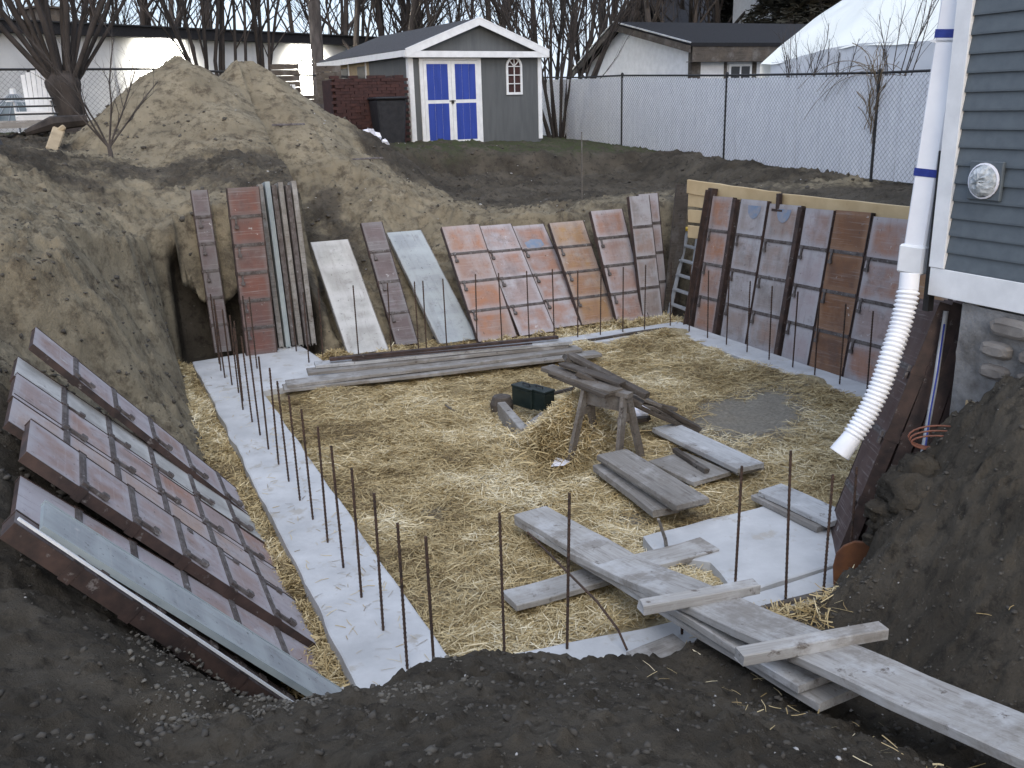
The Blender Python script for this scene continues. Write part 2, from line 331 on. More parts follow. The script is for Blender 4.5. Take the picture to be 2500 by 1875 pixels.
def ground(x, y, fine=True):
    x = np.asarray(x, float); y = np.asarray(y, float)
    wob = .10*fbm(x*1.3, y*1.3, 3, 5)+.05*fbm(x*4, y*4, 2, 9)
    sd = pit_sd(x, y)
    g = ground_raw(x, y)
    # scarp between the yard and the dug slope
    sc = 19.1+.5*fbm(x*.5, 0*y, 3, 33)
    g = g - .42*sstep(sc+.25, sc-.2, y)*sstep(12.8, 17, y)*sstep(4.5, 6.5, x)*sstep(12.6, 11.6, x)
    # sand heap with two tops
    def cone(cx, cy, h, s, k):
        r = np.hypot(x-cx, (y-cy)*1.0) + .22*fbm(x*.9+k, y*.9, 3, 40+k); return h - s*np.sqrt(r*r+.02)
    ks = .07; hp = ks*np.log(sum(np.exp(np.clip(cc/ks, -200, 200)) for cc in (cone(1.93, 18.5, 4.20, .72, 1), cone(3.15, 18.75, 4.17, .76, 2), cone(2.4, 17.2, 3.3, .50, 3), cone(2.2, 16.0, 2.7, .32, 4))))
    k = .06; g = np.maximum(g, hp) + k*np.exp(-np.abs(g-hp)/k*1.2)*.4
    fl = -.2 + bank_slope(x, y)*np.maximum(sd+wob*sstep(0, .3, sd), 0)
    out = np.minimum(g, fl); near = sstep(.0, .25, sd)
    # undercut brow at the back left corner is a step: sandy slab below the bank
    amp = near
    d = .060*fbm(x*1.1, y*1.1, 4, 11) + .05*fbm(x*3.4, y*3.4, 4, 21)
    if fine:
        bk = sstep(12.4, 13.4, y)*sstep(3.5, 5, x)*sstep(20, 19, y); d = d + .09*bk*(1-np.abs(fbm(x*1.9, y*2.6, 4, 501))*2.2)
        lb = sstep(1.2, .4, x)*sstep(5, 7, y); d = d + .06*lb*(.6-np.abs(fbm((x+y)*1.2, (x-y)*4.5, 4, 511))*2.4)
        cl2 = np.abs(fbm(x*10.5, y*10.5, 4, 521)); d = d + .035*(.35-cl2)*sstep(6, 4.5, y)
        rg = 1-np.abs(fbm(x*7, y*7, 4, 55)); d = d + .035*(rg-.75) + .018*fbm(x*22, y*22, 3, 71)
        cl = fbm(x*13+3, y*13, 2, 91); d = d + .035*sstep(.25, .55, cl)
        foot = fbm(x*2.6+8, y*2.6, 2, 95); d = d - .06*sstep(.35, .6, foot)
    onheap = sstep(2.8, 2.0, np.hypot(x-2.5, y-18.2)); fgd = sstep(4.6, 4.0, y)
    out = out + d*amp*np.clip((out+.2)*3, 0, 1)*(1-.5*onheap)*(1-.2*fgd*sstep(4.2, 3.8, x)) + .07*(.3-np.abs(fbm(x*4.2, y*4.2, 5, 431)))*2*np.clip((out+.1)*3, 0, 1)*sstep(3.7, 4.1, x)*sstep(5, 4.6, y) + .05*fbm(x*9-y*3, y*3, 4, 401)*np.clip((out+.1)*3, 0, 1)*sstep(1.7, .9, x)*sstep(6, 8, y)*sstep(14, 13, y)
    return out
def gz(x, y): return float(ground(np.array([x]), np.array([y]))[0])
def warped(pts):   # list of (start, end, step)
    a = []
    for s, e, st in pts: a += list(np.arange(s, e-1e-6, st))
    return np.array(a+[pts[-1][1]])
gx = warped([(-60, -16, 4), (-16, -6, .5), (-6, -2, .12), (-2, -.9, .04), (-.9, 5.2, .019), (5.2, 8.6, .045), (8.6, 15, .06), (15, 22, .4), (22, 120, 6)])
gy = warped([(-30, -5, 4), (-5, 1.2, .3), (1.2, 4.6, .019), (4.6, 9, .035), (9, 16, .035), (16, 22.5, .055), (22.5, 32, .4), (32, 200, 8)])
X, Y = np.meshgrid(gx, gy); Zt = ground(X, Y)
# undercut hollow in the far left corner
hol = sstep(.85, 1.0, X)*sstep(2.75, 2.55, X)*sstep(12.2, 12.74, Y)*sstep(13.6, 13.2, Y)*np.clip((1.38-np.maximum(Zt, 0))/.3, 0, 1)
Ys = Y + .5*hol
def grid_mesh(name, X, Y, Z, mat, attrs=None):
    ny, nx = X.shape; me = bpy.data.meshes.new(name); n = nx*ny
    i = np.arange(n).reshape(ny, nx); q = np.stack([i[:-1, :-1], i[:-1, 1:], i[1:, 1:], i[1:, :-1]], -1).reshape(-1, 4)
    me.vertices.add(n); me.vertices.foreach_set('co', np.stack([X, Y, Z], -1).ravel().astype(np.float32))
    me.loops.add(q.size); me.loops.foreach_set('vertex_index', q.ravel().astype(np.int32))
    me.polygons.add(len(q)); me.polygons.foreach_set('loop_start', (np.arange(len(q))*4).astype(np.int32)); me.polygons.foreach_set('loop_total', np.full(len(q), 4, np.int32))
    me.polygons.foreach_set('use_smooth', np.ones(len(q), bool)); me.materials.append(mat)
    for k, v in (attrs or {}).items():
        a = me.attributes.new(k, 'FLOAT', 'POINT'); a.data.foreach_set('value', v.ravel().astype(np.float32))
    me.update(); me.validate(); o = bpy.data.objects.new(name, me); C.objects.link(o); return o
# kinds of soil: pale sand in the heap and the left bank, dark topsoil elsewhere
sand = sstep(3.2, 1.9, np.hypot(X-2.5, (Y-18.3)*.75))*1.0
sand = np.maximum(sand, .9*sstep(3.0, 1.4, np.hypot((X-1.6)*.9, (Y-15.2)*.8)))
sand = np.maximum(sand, .72*sstep(1.9, .9, X)*sstep(5.6, 7.6, Y)*sstep(15.5, 13.5, Y)*sstep(-2.2, -.6, X))
sand = np.maximum(sand, .8*sstep(7.6, 5.0, X)*sstep(2.2, 3.0, X)*sstep(11.5, 12.2, Y)*sstep(18.2, 15.8, Y+.25*X-1.2))
sand = np.maximum(sand, .8*sstep(1.2, .3, np.abs(X-6.2-(Y-13)*.15))*sstep(15.2, 13.8, Y)*sstep(11.5, 12, Y))
sand = np.maximum(sand, .34*sstep(11.5, 12.5, Y)*sstep(18, 15, Y))
sand = sand*(1-.8*sstep(.2, .6, hol))*(1-.5*sstep(.7, .9, X)*sstep(3, 2.7, X)*sstep(12.3, 12.5, Y)*sstep(13.4, 13.1, Y)) ; sand = sand*(1-.5*sstep(13.3, 13.9, Y)*sstep(16.2, 15.2, Y)*sstep(2.9, 2.0, np.abs(X-1.5)+.0*Y))
sand = np.clip(sand + .38*fbm(X*.8, Y*.8, 4, 61)*sstep(.02, .3, sand), 0, 1)
grass = sstep(19.3, 19.9, Y+.5*fbm(X, Y, 3, 8))*sstep(4.8, 6, X)*sstep(14, 13.2, X)
grass = np.maximum(grass, sstep(22, 24, Y)*1.); 
n = NB('soil'); v = n.coord('Object', (1, 1, 1), False)
dark = n.mix(n.noise(v, 1.4, 6, .6, .35, .65), (.050, .043, .034), (.102, .088, .069)); dark = n.mix(n.noise(v, 9, 6, .7, .52, .72), dark, (.024, .021, .018))
dark = n.mix(n.noise(v, 31, 4, .7, .63, .72), dark, (.15, .14, .12))
sd_ = n.mix(n.noise(v, 1.8, 6, .6, .35, .65), (.275, .235, .165), (.195, .165, .115)); sd_ = n.mix(n.noise(v, 5, 6, .72, .48, .64), sd_, (.105, .086, .062))
f = n.math('ADD', n.attr('sand').outputs['Fac'], n.math('MULTIPLY', n.math('SUBTRACT', n.noise(v, 3.1, 6, .7), .5), .9)); f = n.rng(f, .32, .68, 0, 1, True)
c = n.mix(f, dark, sd_); c = n.mix(n.math('MULTIPLY', n.attr('grass').outputs['Fac'], n.noise(v, 4, 5, .7, .4, .55)), c, (.060, .068, .034))
n.col(c).rough(.97).bump(n.noise(v, 26, 7, .72), 1.0, .03); n.b.inputs['Specular IOR Level'].default_value = .1; M['soil'] = n.m
GROUND = tag(grid_mesh('ground', X, Ys, Zt, M['soil'], {'sand': sand, 'grass': grass}), kind='structure')
del X, Y, Zt

# loose clods and crumbs
def scatter_lumps(name, P, R_, mat, label, cat, seed):
    rg = np.random.default_rng(seed); t = (1+5**.5)/2
    ico = np.array([(-1, t, 0), (1, t, 0), (-1, -t, 0), (1, -t, 0), (0, -1, t), (0, 1, t), (0, -1, -t), (0, 1, -t), (t, 0, -1), (t, 0, 1), (-t, 0, -1), (-t, 0, 1)])/math.sqrt(1+t*t)
    F = np.array([(0, 11, 5), (0, 5, 1), (0, 1, 7), (0, 7, 10), (0, 10, 11), (1, 5, 9), (5, 11, 4), (11, 10, 2), (10, 7, 6), (7, 1, 8), (3, 9, 4), (3, 4, 2), (3, 2, 6), (3, 6, 8), (3, 8, 9), (4, 9, 5), (2, 4, 11), (6, 2, 10), (8, 6, 7), (9, 8, 1)])
    N = len(P); V = ico[None]*(R_[:, None, None])*rg.uniform(.45, 1.35, (N, 12, 1))*rg.uniform(.6, 1.3, (N, 1, 3))
    a = rg.uniform(0, 6.28, N); ca, sa = np.cos(a)[:, None], np.sin(a)[:, None]
    V = np.stack([V[..., 0]*ca-V[..., 1]*sa, V[..., 0]*sa+V[..., 1]*ca, V[..., 2]*.7], -1)+P[:, None]
    me = bpy.data.meshes.new(name); nv = N*12; fi = (F[None]+(np.arange(N)*12)[:, None, None]).reshape(-1, 3)
    me.vertices.add(nv); me.vertices.foreach_set('co', V.ravel().astype(np.float32)); me.loops.add(fi.size); me.loops.foreach_set('vertex_index', fi.ravel().astype(np.int32))
    me.polygons.add(len(fi)); me.polygons.foreach_set('loop_start', (np.arange(len(fi))*3).astype(np.int32)); me.polygons.foreach_set('loop_total', np.full(len(fi), 3, np.int32))
    me.materials.append(mat); me.update(); o = bpy.data.objects.new(name, me); C.objects.link(o); return tag(o, label, cat, kind='stuff')
def lump_pts(n, x0, x1, y0, y1, r0, r1, cond=None, pw=2.5):
    x = rng.uniform(x0, x1, n); y = rng.uniform(y0, y1, n); k = fbm(x*1.7, y*1.7, 3, 77) > rng.uniform(-.6, .5, n)
    k &= pit_sd(x, y) > .05
    if cond is not None: k &= cond(x, y)
    x, y = x[k], y[k]; r = r0+(r1-r0)*rng.uniform(0, 1, len(x))**pw; z = ground(x, y)
    return np.stack([x, y, z+r*.1], -1), r
a1, r1 = lump_pts(12000, -1.2, 4.9, 1.6, 4.4, .003, .020, pw=3.5)
a2, r2 = lump_pts(2600, -.9, .8, 4.3, 12, .006, .035, pw=4); a3, r3 = lump_pts(5200, -.9, 12.8, 12.2, 20.5, .008, .05, lambda x, y: np.hypot(x-2.5, y-18.4) > 1.5, 4)
M['clod'] = simple('soil_clod', (.056, .050, .043), (.10, .09, .076), 3, .97, .6, .006)
scatter_lumps('dirt_clods', np.r_[a1, a2, a3], np.r_[r1, r2, r3], M['clod'], 'crumbly grey brown soil clods strewn over the dug banks', 'soil clods', 3)
a6, r6 = lump_pts(4200, -.1, 1.25, 3.0, 4.2, .003, .016, lambda x, y: fbm(x*3, y*3, 3, 5) > .0, 2.5)
M['pale_clod'] = simple('dried_pale_clod', (.105, .094, .078), (.16, .147, .125), 6, .97, .5, .006)
scatter_lumps('dry_crumbs', a6, r6, M['pale_clod'], 'paler dry crumbs of soil at the foot of the left panels', 'soil clods', 6)
a4, r4 = lump_pts(260, -.9, 4.9, 1.7, 4.4, .004, .013); a5, r5 = lump_pts(170, 2, 12.8, 12.6, 20.5, .012, .035)
M['pebble'] = simple('pale_pebble', (.42, .41, .40), (.28, .27, .25), 9, .9, .4, .004)
scatter_lumps('pebbles', np.r_[a4, a5], np.r_[r4, r5], M['pebble'], 'small pale stones scattered over the dark soil', 'pebbles', 4)

# ------------------------------------------------------------------ concrete footings
def slab(poly, z0, z1, name='concrete_footing', label='', holes=None, step=.12, amp=.012):
    mb = MB(); P = []
    for i in range(len(poly)):
        a = Vector(poly[i]).to_2d(); b = Vector(poly[(i+1) % len(poly)]).to_2d(); k = max(1, int((b-a).length/step)); nrm = (b-a).normalized(); nrm = Vector((nrm.y, -nrm.x))
        for j in range(k):
            p = a.lerp(b, j/k); e = amp*float(fbm(np.array([p.x*2.2]), np.array([p.y*2.2]), 3, 3)[0])*2 if j else 0
            P.append(p+nrm*e)
    n = len(P); zt = [z1+.006*float(fbm(np.array([p.x*2]), np.array([p.y*2]), 2, 6)[0]) for p in P]
    vs = [(p.x, p.y, z0) for p in P] + [(p.x, p.y, z-.006) for p, z in zip(P, zt)]
    c = sum(P, Vector((0, 0)))/n; inn = []
    for i, p in enumerate(P):
        t = (P[(i+1) % n]-P[i-1]).normalized(); q = Vector((-t.y, t.x)); inn.append(p+q*.012)
    vs += [(p.x, p.y, z) for p, z in zip(inn, zt)]
    fs = [(i, (i+1) % n, n+(i+1) % n, n+i) for i in range(n)] + [(n+i, n+(i+1) % n, 2*n+(i+1) % n, 2*n+i) for i in range(n)] + [tuple(2*n+i for i in range(n))]
    mb.add(vs, fs); o = mb.build(name, M['concrete']); return tag(o, label, 'footing')
slab([(1.0, 3.7), (1.55, 3.7), (1.56, 8.0), (1.56, 10.5), (2.6, 10.52), (2.42, 12.5), (.98, 12.3)], -.2, 0, label='long pale concrete footing on the left with a wide pad at its far end')
slab([(2.62, 10.53), (7.17, 10.50), (7.63, 10.95), (5.0, 11.0), (2.55, 11.05)], -.2, -.002, label='pale concrete footing along the far side of the pit')
slab([(7.18, 10.49), (7.14, 4.7), (7.66, 4.7), (7.65, 10.94)], -.2, .0, label='pale concrete footing on the right below the leaning orange panels')
slab([(1.57, 3.86), (4.9, 3.82), (4.96, 4.3), (3.0, 4.20), (1.6, 4.36)], -.2, -.004, label='concrete footing at the near side, partly under the dirt mound')
slab([(3.42, 5.28), (3.36, 4.99), (3.62, 4.72), (3.50, 4.28), (4.97, 4.31), (4.98, 5.1), (4.62, 5.30)], -.2, -.001, label='broad square concrete pad at the near right corner')

# ------------------------------------------------------------------ straw
def straw_h(x, y):
    h = -.10 + .03*fbm(x*1.6, y*1.6, 3, 101) + .045*fbm(x*5, y*5, 4, 111)
    def heap(cx, cy, rx, ry, a): return a*np.exp(-((x-cx)/rx)**2-((y-cy)/ry)**2)
    h = h + heap(3.95, 7.32, .36, .26, .42) + heap(4.55, 6.9, .5, .4, .07) + heap(2.2, 10.2, .4, .3, .08)
    rim = np.minimum(np.abs(x-7.12), np.abs(10.44-y)+2*sstep(5.0, 4.4, x)); h = h + .10*np.exp(-(rim/.35)**2)*(1+.8*fbm(x*1.8, y*1.8, 2, 7))
    h = h + .06*np.exp(-((x-3.25)**2+(y-4.62)**2)/.1)
    return h
def bare(x, y):   # soil showing through the straw
    b = np.exp(-((x-6.05)/1.0)**2-((y-7.25-.35*(x-6))/.78)**2)*1.7
    for cx, cy, r in ((4.3, 9.3, .3), (5.4, 8.6, .35), (2.1, 8.6, .2), (2.95, 7.0, .20), (2.25, 6.6, .2), (3.0, 5.9, .16), (2.9, 5.3, .2), (3.6, 5.75, .2), (5.0, 7.2, .3), (2.3, 5.9, .1), (6.4, 6.0, .3)): b = b + .8*np.exp(-((x-cx)**2+(y-cy)**2)/(r*r))
    return b
sx, sy = np.meshgrid(np.arange(1.5, 7.4, .028), np.arange(4.15, 10.56, .028)); sz = straw_h(sx, sy); bb = bare(sx, sy)+.25*fbm(sx*3, sy*3, 3, 5)
n = NB('straw_litter'); v = n.coord('Object', (1, 1, 1), False)
def stretched(rz): return n.coord('Object', (1, 7, 1), False, (0, 0, rz))
s1 = n.noise(stretched(.5), 22, 4, .7, .35, .65); s2 = n.noise(stretched(2.0), 24, 4, .7, .35, .65)
c = n.mix(s1, (.33, .26, .145), (.56, .465, .285)); c = n.mix(n.math('MULTIPLY', s2, .6), c, (.62, .53, .35)); c = n.mix(n.noise(v, 3, 5, .6, .5, .7), c, (.24, .175, .09))
gr = n.mix(n.noise(v, 30, 5, .7, .4, .6), (.36, .325, .265), (.26, .235, .19)); f = n.rng(n.math('ADD', n.attr('bare').outputs['Fac'], n.math('MULTIPLY', n.noise(v, 12, 5, .7), .5)), .75, 1.1)
n.col(n.mix(f, c, gr)).rough(.9).bump(n.math('ADD', s1, s2), .8, .012); M['straw_bed'] = n.m
bed = grid_mesh('straw_bed', sx, sy, sz, M['straw_bed'], {'bare': bb}); tag(bed, 'layer of trampled yellow straw over the pit floor', 'straw', kind='stuff')
def strands(name, P, lng, wid, lift, seed, mat, label, tiltmax=.45):
    rg = np.random.default_rng(seed); N = len(P); a = rg.uniform(0, 6.283, N); ti = rg.normal(0, tiltmax*.45, N); L = lng*rg.uniform(.45, 1.15, N); W = wid*rg.uniform(.6, 1.3, N)
    d = np.stack([np.cos(a)*np.cos(ti), np.sin(a)*np.cos(ti), np.sin(ti)], -1); sd = np.stack([-np.sin(a), np.cos(a), rg.normal(0, .5, N)], -1)*W[:, None]*.5
    bend = rg.normal(0, .12, (N, 3))*L[:, None]*.7; bend[:, 2] = np.abs(bend[:, 2])
    p0 = P-d*L[:, None]*.5; p1 = P+bend*.5; p2 = P+d*L[:, None]*.5
    for p in (p0, p2): p[:, 2] = np.maximum(p[:, 2], P[:, 2]-.02)
    V = np.stack([p0-sd, p0+sd, p1-sd, p1+sd, p2-sd*.7, p2+sd*.7], 1)
    F = np.array([(0, 1, 3, 2), (2, 3, 5, 4)]); fi = (F[None]+(np.arange(N)*6)[:, None, None]).reshape(-1, 4)
    me = bpy.data.meshes.new(name); me.vertices.add(N*6); me.vertices.foreach_set('co', V.ravel().astype(np.float32)); me.loops.add(fi.size); me.loops.foreach_set('vertex_index', fi.ravel().astype(np.int32))
    me.polygons.add(len(fi)); me.polygons.foreach_set('loop_start', (np.arange(len(fi))*4).astype(np.int32)); me.polygons.foreach_set('loop_total', np.full(len(fi), 4, np.int32))
    at = me.attributes.new('tone', 'FLOAT', 'POINT'); at.data.foreach_set('value', np.repeat(np.clip(rg.uniform(0, 1, N)*.75+.12+.55*fbm(P[:, 0]*1.7, P[:, 1]*1.7, 4, 601), 0, 1), 6).astype(np.float32))
    me.materials.append(mat); me.update(); o = bpy.data.objects.new(name, me); C.objects.link(o); return tag(o, label, 'straw', kind='stuff')
n = NB('straw_stalk'); t = n.attr('tone').outputs['Fac']
cr = n.t.nodes.new('ShaderNodeValToRGB'); n.L(t, cr.inputs[0]); e = cr.color_ramp.elements; e[0].color = (.15, .105, .05, 1); e[1].color = (.82, .74, .54, 1); q = e.new(.3); q.color = (.38, .28, .13, 1); q = e.new(.72); q.color = (.60, .485, .27, 1)
n.col(cr.outputs[0]).rough(.6); M['stalk'] = n.m
N = 250000; px = rng.uniform(1.58, 7.14, N); py = rng.uniform(4.36, 10.48, N)
keep = (bare(px, py)+.3*fbm(px*3, py*3, 3, 5)) < rng.uniform(.15, 1.25, N)
keep &= ~((px > 3.4) & (py < 5.3) & (px < 5.0) & ~((px < 3.62) & (py < 4.98) & (py > 4.2)))
keep &= ~((py > 10.22+.0*px) & (px < 4.7))
keep &= fbm(px*2.1, py*2.1, 3, 131) > rng.uniform(-1.0, .0, N)
px, py = px[keep], py[keep]
strands('loose_straw', np.stack([px, py, straw_h(px, py)+rng.uniform(-.008, .04, len(px))], -1), .15, .0045, 0, 11, M['stalk'], 'loose yellow straw stalks tossed across the pit floor')
# straw outside the footings
sp = []
def add_patch(cx, cy, rx, ry, n_, h=.05, z=-.15):
    x = rng.normal(cx, rx, n_); y = rng.normal(cy, ry, n_); r = np.exp(-((x-cx)/rx)**2*.5-((y-cy)/ry)**2*.5); sp.append(np.stack([x, y, z+h*r+rng.uniform(0, .03, n_)], -1))
yy = rng.uniform(4.3, 12.2, 16000); xx = rng.uniform(.66, 1.0, 16000); sp.append(np.stack([xx, yy, -.15+.08*np.abs(fbm(xx*3, yy*2, 2, 3))+rng.uniform(0, .04, 16000)], -1))
yy = rng.uniform(11.0, 12.0, 13000); xx = rng.uniform(2.5, 7.9, 13000); sp.append(np.stack([xx, yy, -.13+.12*np.abs(fbm(xx*3, yy*2, 2, 3))+rng.uniform(0, .04, 13000)], -1))
add_patch(.72, 10.2, .16, .55, 4500, .16); add_patch(.75, 11.9, .15, .3, 2500, .22); add_patch(2.7, 11.6, .18, .15, 1500, .2); add_patch(7.6, 11.3, .25, .15, 2500, .12); add_patch(3.4, 3.75, .2, .12, 1200, .05, -.02)
add_patch(.85, 7.6, .08, .9, 2500, .1)
Ps = np.concatenate(sp); g_ = ground(Ps[:, 0], Ps[:, 1], False); Ps[:, 2] = np.maximum(Ps[:, 2], g_+.01); Ps = Ps[(g_ < .0+.1*rng.uniform(0, 1, len(g_))) | ((Ps[:, 1] < 4.2) & (g_ < .3))]
kk = ~((Ps[:, 0] > 1.0) & (Ps[:, 0] < 2.5) & (Ps[:, 1] > 10.4)); Ps = Ps[kk]
strands('straw_at_the_edges', Ps, .16, .007, 0, 12, M['stalk'], 'straw pushed between the footings and the dirt banks', .8)
x = rng.uniform(1.5, 4.4, 420); y = rng.uniform(2.0, 4.0, 420); k = ((x > 2.0+.5*rng.uniform(0, 1, 420)) | (y > 3.9)) & (x-3.1 < .9*rng.uniform(0, 1, 420)**2) & (fbm(x*3, y*3, 2, 9) > -.1)
strands('stray_straw', np.stack([x, y, ground(x, y)+.008], -1)[k], .09, .004, 0, 13, M['stalk'], 'few stray straw stalks on the dark soil beside the long plank', .2)
x = rng.uniform(1.02, 1.53, 260); y = rng.uniform(4.3, 11.5, 260); strands('straw_on_footing', np.stack([x, y, x*0+.006], -1), .09, .004, 0, 14, M['stalk'], 'few straw stalks lying on the left concrete footing', .02)
# ------------------------------------------------------------------ wall form panels
def form_panel(BL, TL, width, n, face, label, group, edge=None, depth=.06, flip=False, lat=.13, wdir=(1, 0, 0), hard=True, bars=None, side=None, name='form_panel', skinonly=False):
    """one form: BL/TL = bottom and top of its left edge; wdir = roughly the way its width runs"""
    BL, TL = Vector(BL), Vector(TL); u = TL-BL; L = u.length; u.normalize(); wv = Vector(wdir); wv = (wv-u*wv.dot(u)).normalized(); nrm = wv.cross(u)
    if flip: nrm = -nrm; 
    Mx = Matrix((wv, u, wv.cross(u))).transposed().to_4x4(); Mx.translation = BL
    t = empty(name, M=Mx, label=label, cat='form panel', group=group); sgn = -1 if flip else 1
    mb = MB(); th = .016
    # plywood skin with its UV counting cells, slightly dished by use
    k = 4; vs = []; fs = []
    for j in range(n*2+1):
        for i in range(k+1):
            X_ = width*i/k; Y_ = L*j/(n*2); vs.append((X_, Y_, sgn*(-.0015*math.sin(math.pi*i/k)*abs(math.sin(math.pi*j/2)))))
    for j in range(n*2):
        for i in range(k):
            a = j*(k+1)+i; f = (a, a+1, a+k+2, a+k+1); fs.append(f if sgn > 0 else f[::-1])
    mb.add(vs, fs); nf = len(fs); mb.b0(0, 0, -th*sgn-.002, width, L, -.002*sgn) if False else None
    o = mb.build('plywood_skin', M[face], t); uvl = o.data.uv_layers.new(name='UVMap')
    for p in o.data.polygons:
        for li in p.loop_indices:
            c_ = o.data.vertices[o.data.loops[li].vertex_index].co; uvl.data[li].uv = (c_.x/width, c_.y/L*n)
    E_ = M[edge or 'steel_brown']; z0, z1 = (-depth, -.0035) if sgn > 0 else (.0035, depth)
    mb = MB(); mb.b0(.004, .004, min(z0, -.02) if sgn > 0 else .006, width-.004, L-.004, -.006 if sgn > 0 else .02); mb.build('backing_sheet', E_, t)
    for x0 in (-.005, width-.006):
        mb = MB(); mb.b0(x0, 0, z0 if sgn > 0 else -.004, x0+.011, L, .004 if sgn > 0 else z1)
        if hard:
            for q in range(1, n): mb.b0(x0-.004, L*q/n-.028, z0-.008 if sgn > 0 else -.010, x0+.015, L*q/n+.028, .010 if sgn > 0 else z1+.008)
        mb.build('side_rail', E_, t)
    if skinonly: return t
    bar = MB()
    for q in (bars or range(1, n)):
        mb = MB(); y = L*q/n; zz = (.0, .009) if sgn > 0 else (-.009, .0)
        mb.b0(.014, y-.021, zz[0], width-.014, y+.021, zz[1]); mb.b0(.03, y-.006, zz[0]*1, width-.03, y+.004, zz[1]+.004*sgn if sgn > 0 else zz[1])
        b = mb.build('cross_bar', M['steel_dusty'], t)
        if hard:
            mb = MB(); lx = .05 if not side else width-.08
            z_a, z_b = (.009, .026) if sgn > 0 else (-.026, -.009)
            mb.b0(lx, y-lat, z_a*.3, lx+.024, y+.006, z_b*.85); mb.b0(lx-.012, y-lat-.02, z_a, lx+.036, y-lat+.022, z_b*1.25); mb.b0(lx-.014, y-.02, z_a, lx+.038, y+.018, z_b)
            mb.build('latch', M['steel_dusty'], t)
    return t
def lean_top(B, px, py, wdir=(1, 0, 0)):
    """top end of an edge standing on B, seen at (px,py), square to wdir"""
    d = ray(px, py); wv = Vector(wdir); o = _o(); s = (Vector(B)-o).dot(wv)/d.dot(wv); return o+d*s

# right hand wall: bottoms in a row behind the footing, tops against the bank
G = 'form panels leaning on the right bank'
rb = [(250, 1100, 340, 210), (430, 1155, 560, 235), (625, 1225, 838, 255), (825, 1290, 1045, 300), (1080, 1385, 1275, 320), (1280, 1440, 1525, 345), (1545, 1545, 1745, 370)]
def Z1(a, b): return ((1600+a/2.766)/K, (400+b/2.766)/K)
XB = 7.72
ys = [10.68, 10.14, 9.50, 8.88, 8.31, 7.74, 7.12, 6.50, 5.90, 5.30]
faces = ['face_orange', 'face_grey', 'face_grey', 'face_lilac', 'face_rust', 'face_pink', 'face_ochre', 'face_pink', 'face_orange']
labs = ['narrow pinkish form panel with orange lower cells, next to the stepladder', 'grey form panel with a faint blue patch, second from the stepladder', 'grey brown form panel with a blue paint half circle and rusty lower cells', 'pale lilac form panel right of the thick dark joint', 'rust brown form panel, the darkest on the right bank',
        'pinkish grey form panel just right of the rust brown one', 'orange brown form panel partly behind the white corrugated hose', 'pinkish form panel behind the white hose and the dark stack', 'stained form panel at the near end of the right bank']
for i in range(9):
    y0, y1 = ys[i], ys[i+1]; wd = y0-y1-(.10 if i in (0,) else .022)
    if i == 0: wd = .46
    if i == 1: y0 -= .08; wd -= .08
    if i == 3: y0 -= .07; wd -= .07
    tx = 8.03+.03*random.uniform(-1, 1)
    t = form_panel((XB, y0, -.06), (tx, y0-.02*(i % 2)+.06, 1.80+.012*math.sin(i*2)), wd, 4, faces[i], labs[i], G, wdir=(0, -1, 0))
    if i in (1, 2):
        mb = MB(); c_ = []
        for q in range(15): a = math.pi*q/14; c_.append((.30+.13*math.cos(a), 1.84-.02-.17*math.sin(a), .0042))
        mb.add(c_, [tuple(range(15))]); mb.build('paint_mark', M['paint_blue'], t)
# dark filler posts in the thick joints
for y, l in ((10.14, 'dark steel filler post standing beside the narrow orange stained panel'), (8.86, 'dark steel filler post left of the pale lilac panel')):
    mb = MB(); mb.bar((XB-.02, y, -.08), (8.0, y+.05, 1.80), .07, .08, up=(-1, 0, .2)); o = mb.build('filler_post', M['steel_brown'], bevel=.004); tag(o, l, 'filler post', 'dark filler posts between the form panels')
mb = MB(); mb.bar((XB-.02, 10.75, -.1), (8.06, 10.79, 1.90), .10, .10, up=(-1, 0, .2)); mb.bar((XB-.09, 10.75, -.1), (7.99, 10.79, 1.88), .014, .12, up=(-1, 0, .2)); tag(mb.build('steel_channel', M['steel_brown'], bevel=.004), 'tall brown steel channel upright between the stepladder and the panels', 'steel channel')
# boards above the forms
def plank(P0, P1, wd, th, mat, label, cat='plank', group=None, name='plank', up=(0, 0, 1), parent=None, seg=8, warp=.004):
    if (Vector(P1)-Vector(P0)).length < 1.3: seg, warp = 3, .0012
    P0, P1 = Vector(P0), Vector(P1); d = P1-P0; L = d.length; d.normalize(); sd = d.cross(Vector(up)).normalized(); u = sd.cross(d)
    mb = MB(); vs = []; ph = random.uniform(0, 6)
    cs = [(-wd/2+.004, -th), (-wd/2, -th+.004), (-wd/2, -.005), (-wd/2+.005, 0), (wd/2-.005, 0), (wd/2, -.005), (wd/2, -th+.004), (wd/2-.004, -th)]
    for i in range(seg+1):
        p = P0 + d*(L*i/seg); wv_ = warp*math.sin(ph+i*1.1); ch = .003*math.sin(ph*3+i*2.3)
        for a, b in cs: vs.append(Vector((L*i/seg+(random.uniform(-.008, .008) if i in (0, seg) else 0), a+(ch if abs(a) > wd/2-.006 else 0)+random.uniform(-.0015, .0015), b+wv_)))
    n8 = 8; fs = [(i*n8+k, i*n8+(k+1) % n8, (i+1)*n8+(k+1) % n8, (i+1)*n8+k) for i in range(seg) for k in range(n8)] + [tuple(range(7, -1, -1)), tuple(seg*n8+k for k in range(8))]
    mb.add(vs, fs); o = mb.build(name, M[mat] if isinstance(mat, str) else mat, parent); Mx = Matrix((d, -sd, u)).transposed().to_4x4(); Mx.translation = P0; o.matrix_world = Mx
    if parent is None: tag(o, label, cat, group)
    return o
def X_(px, py, x): return atx(px, py, x)
a = X_(1484, 400, 8.12); b = X_(1681, 429, 8.12)
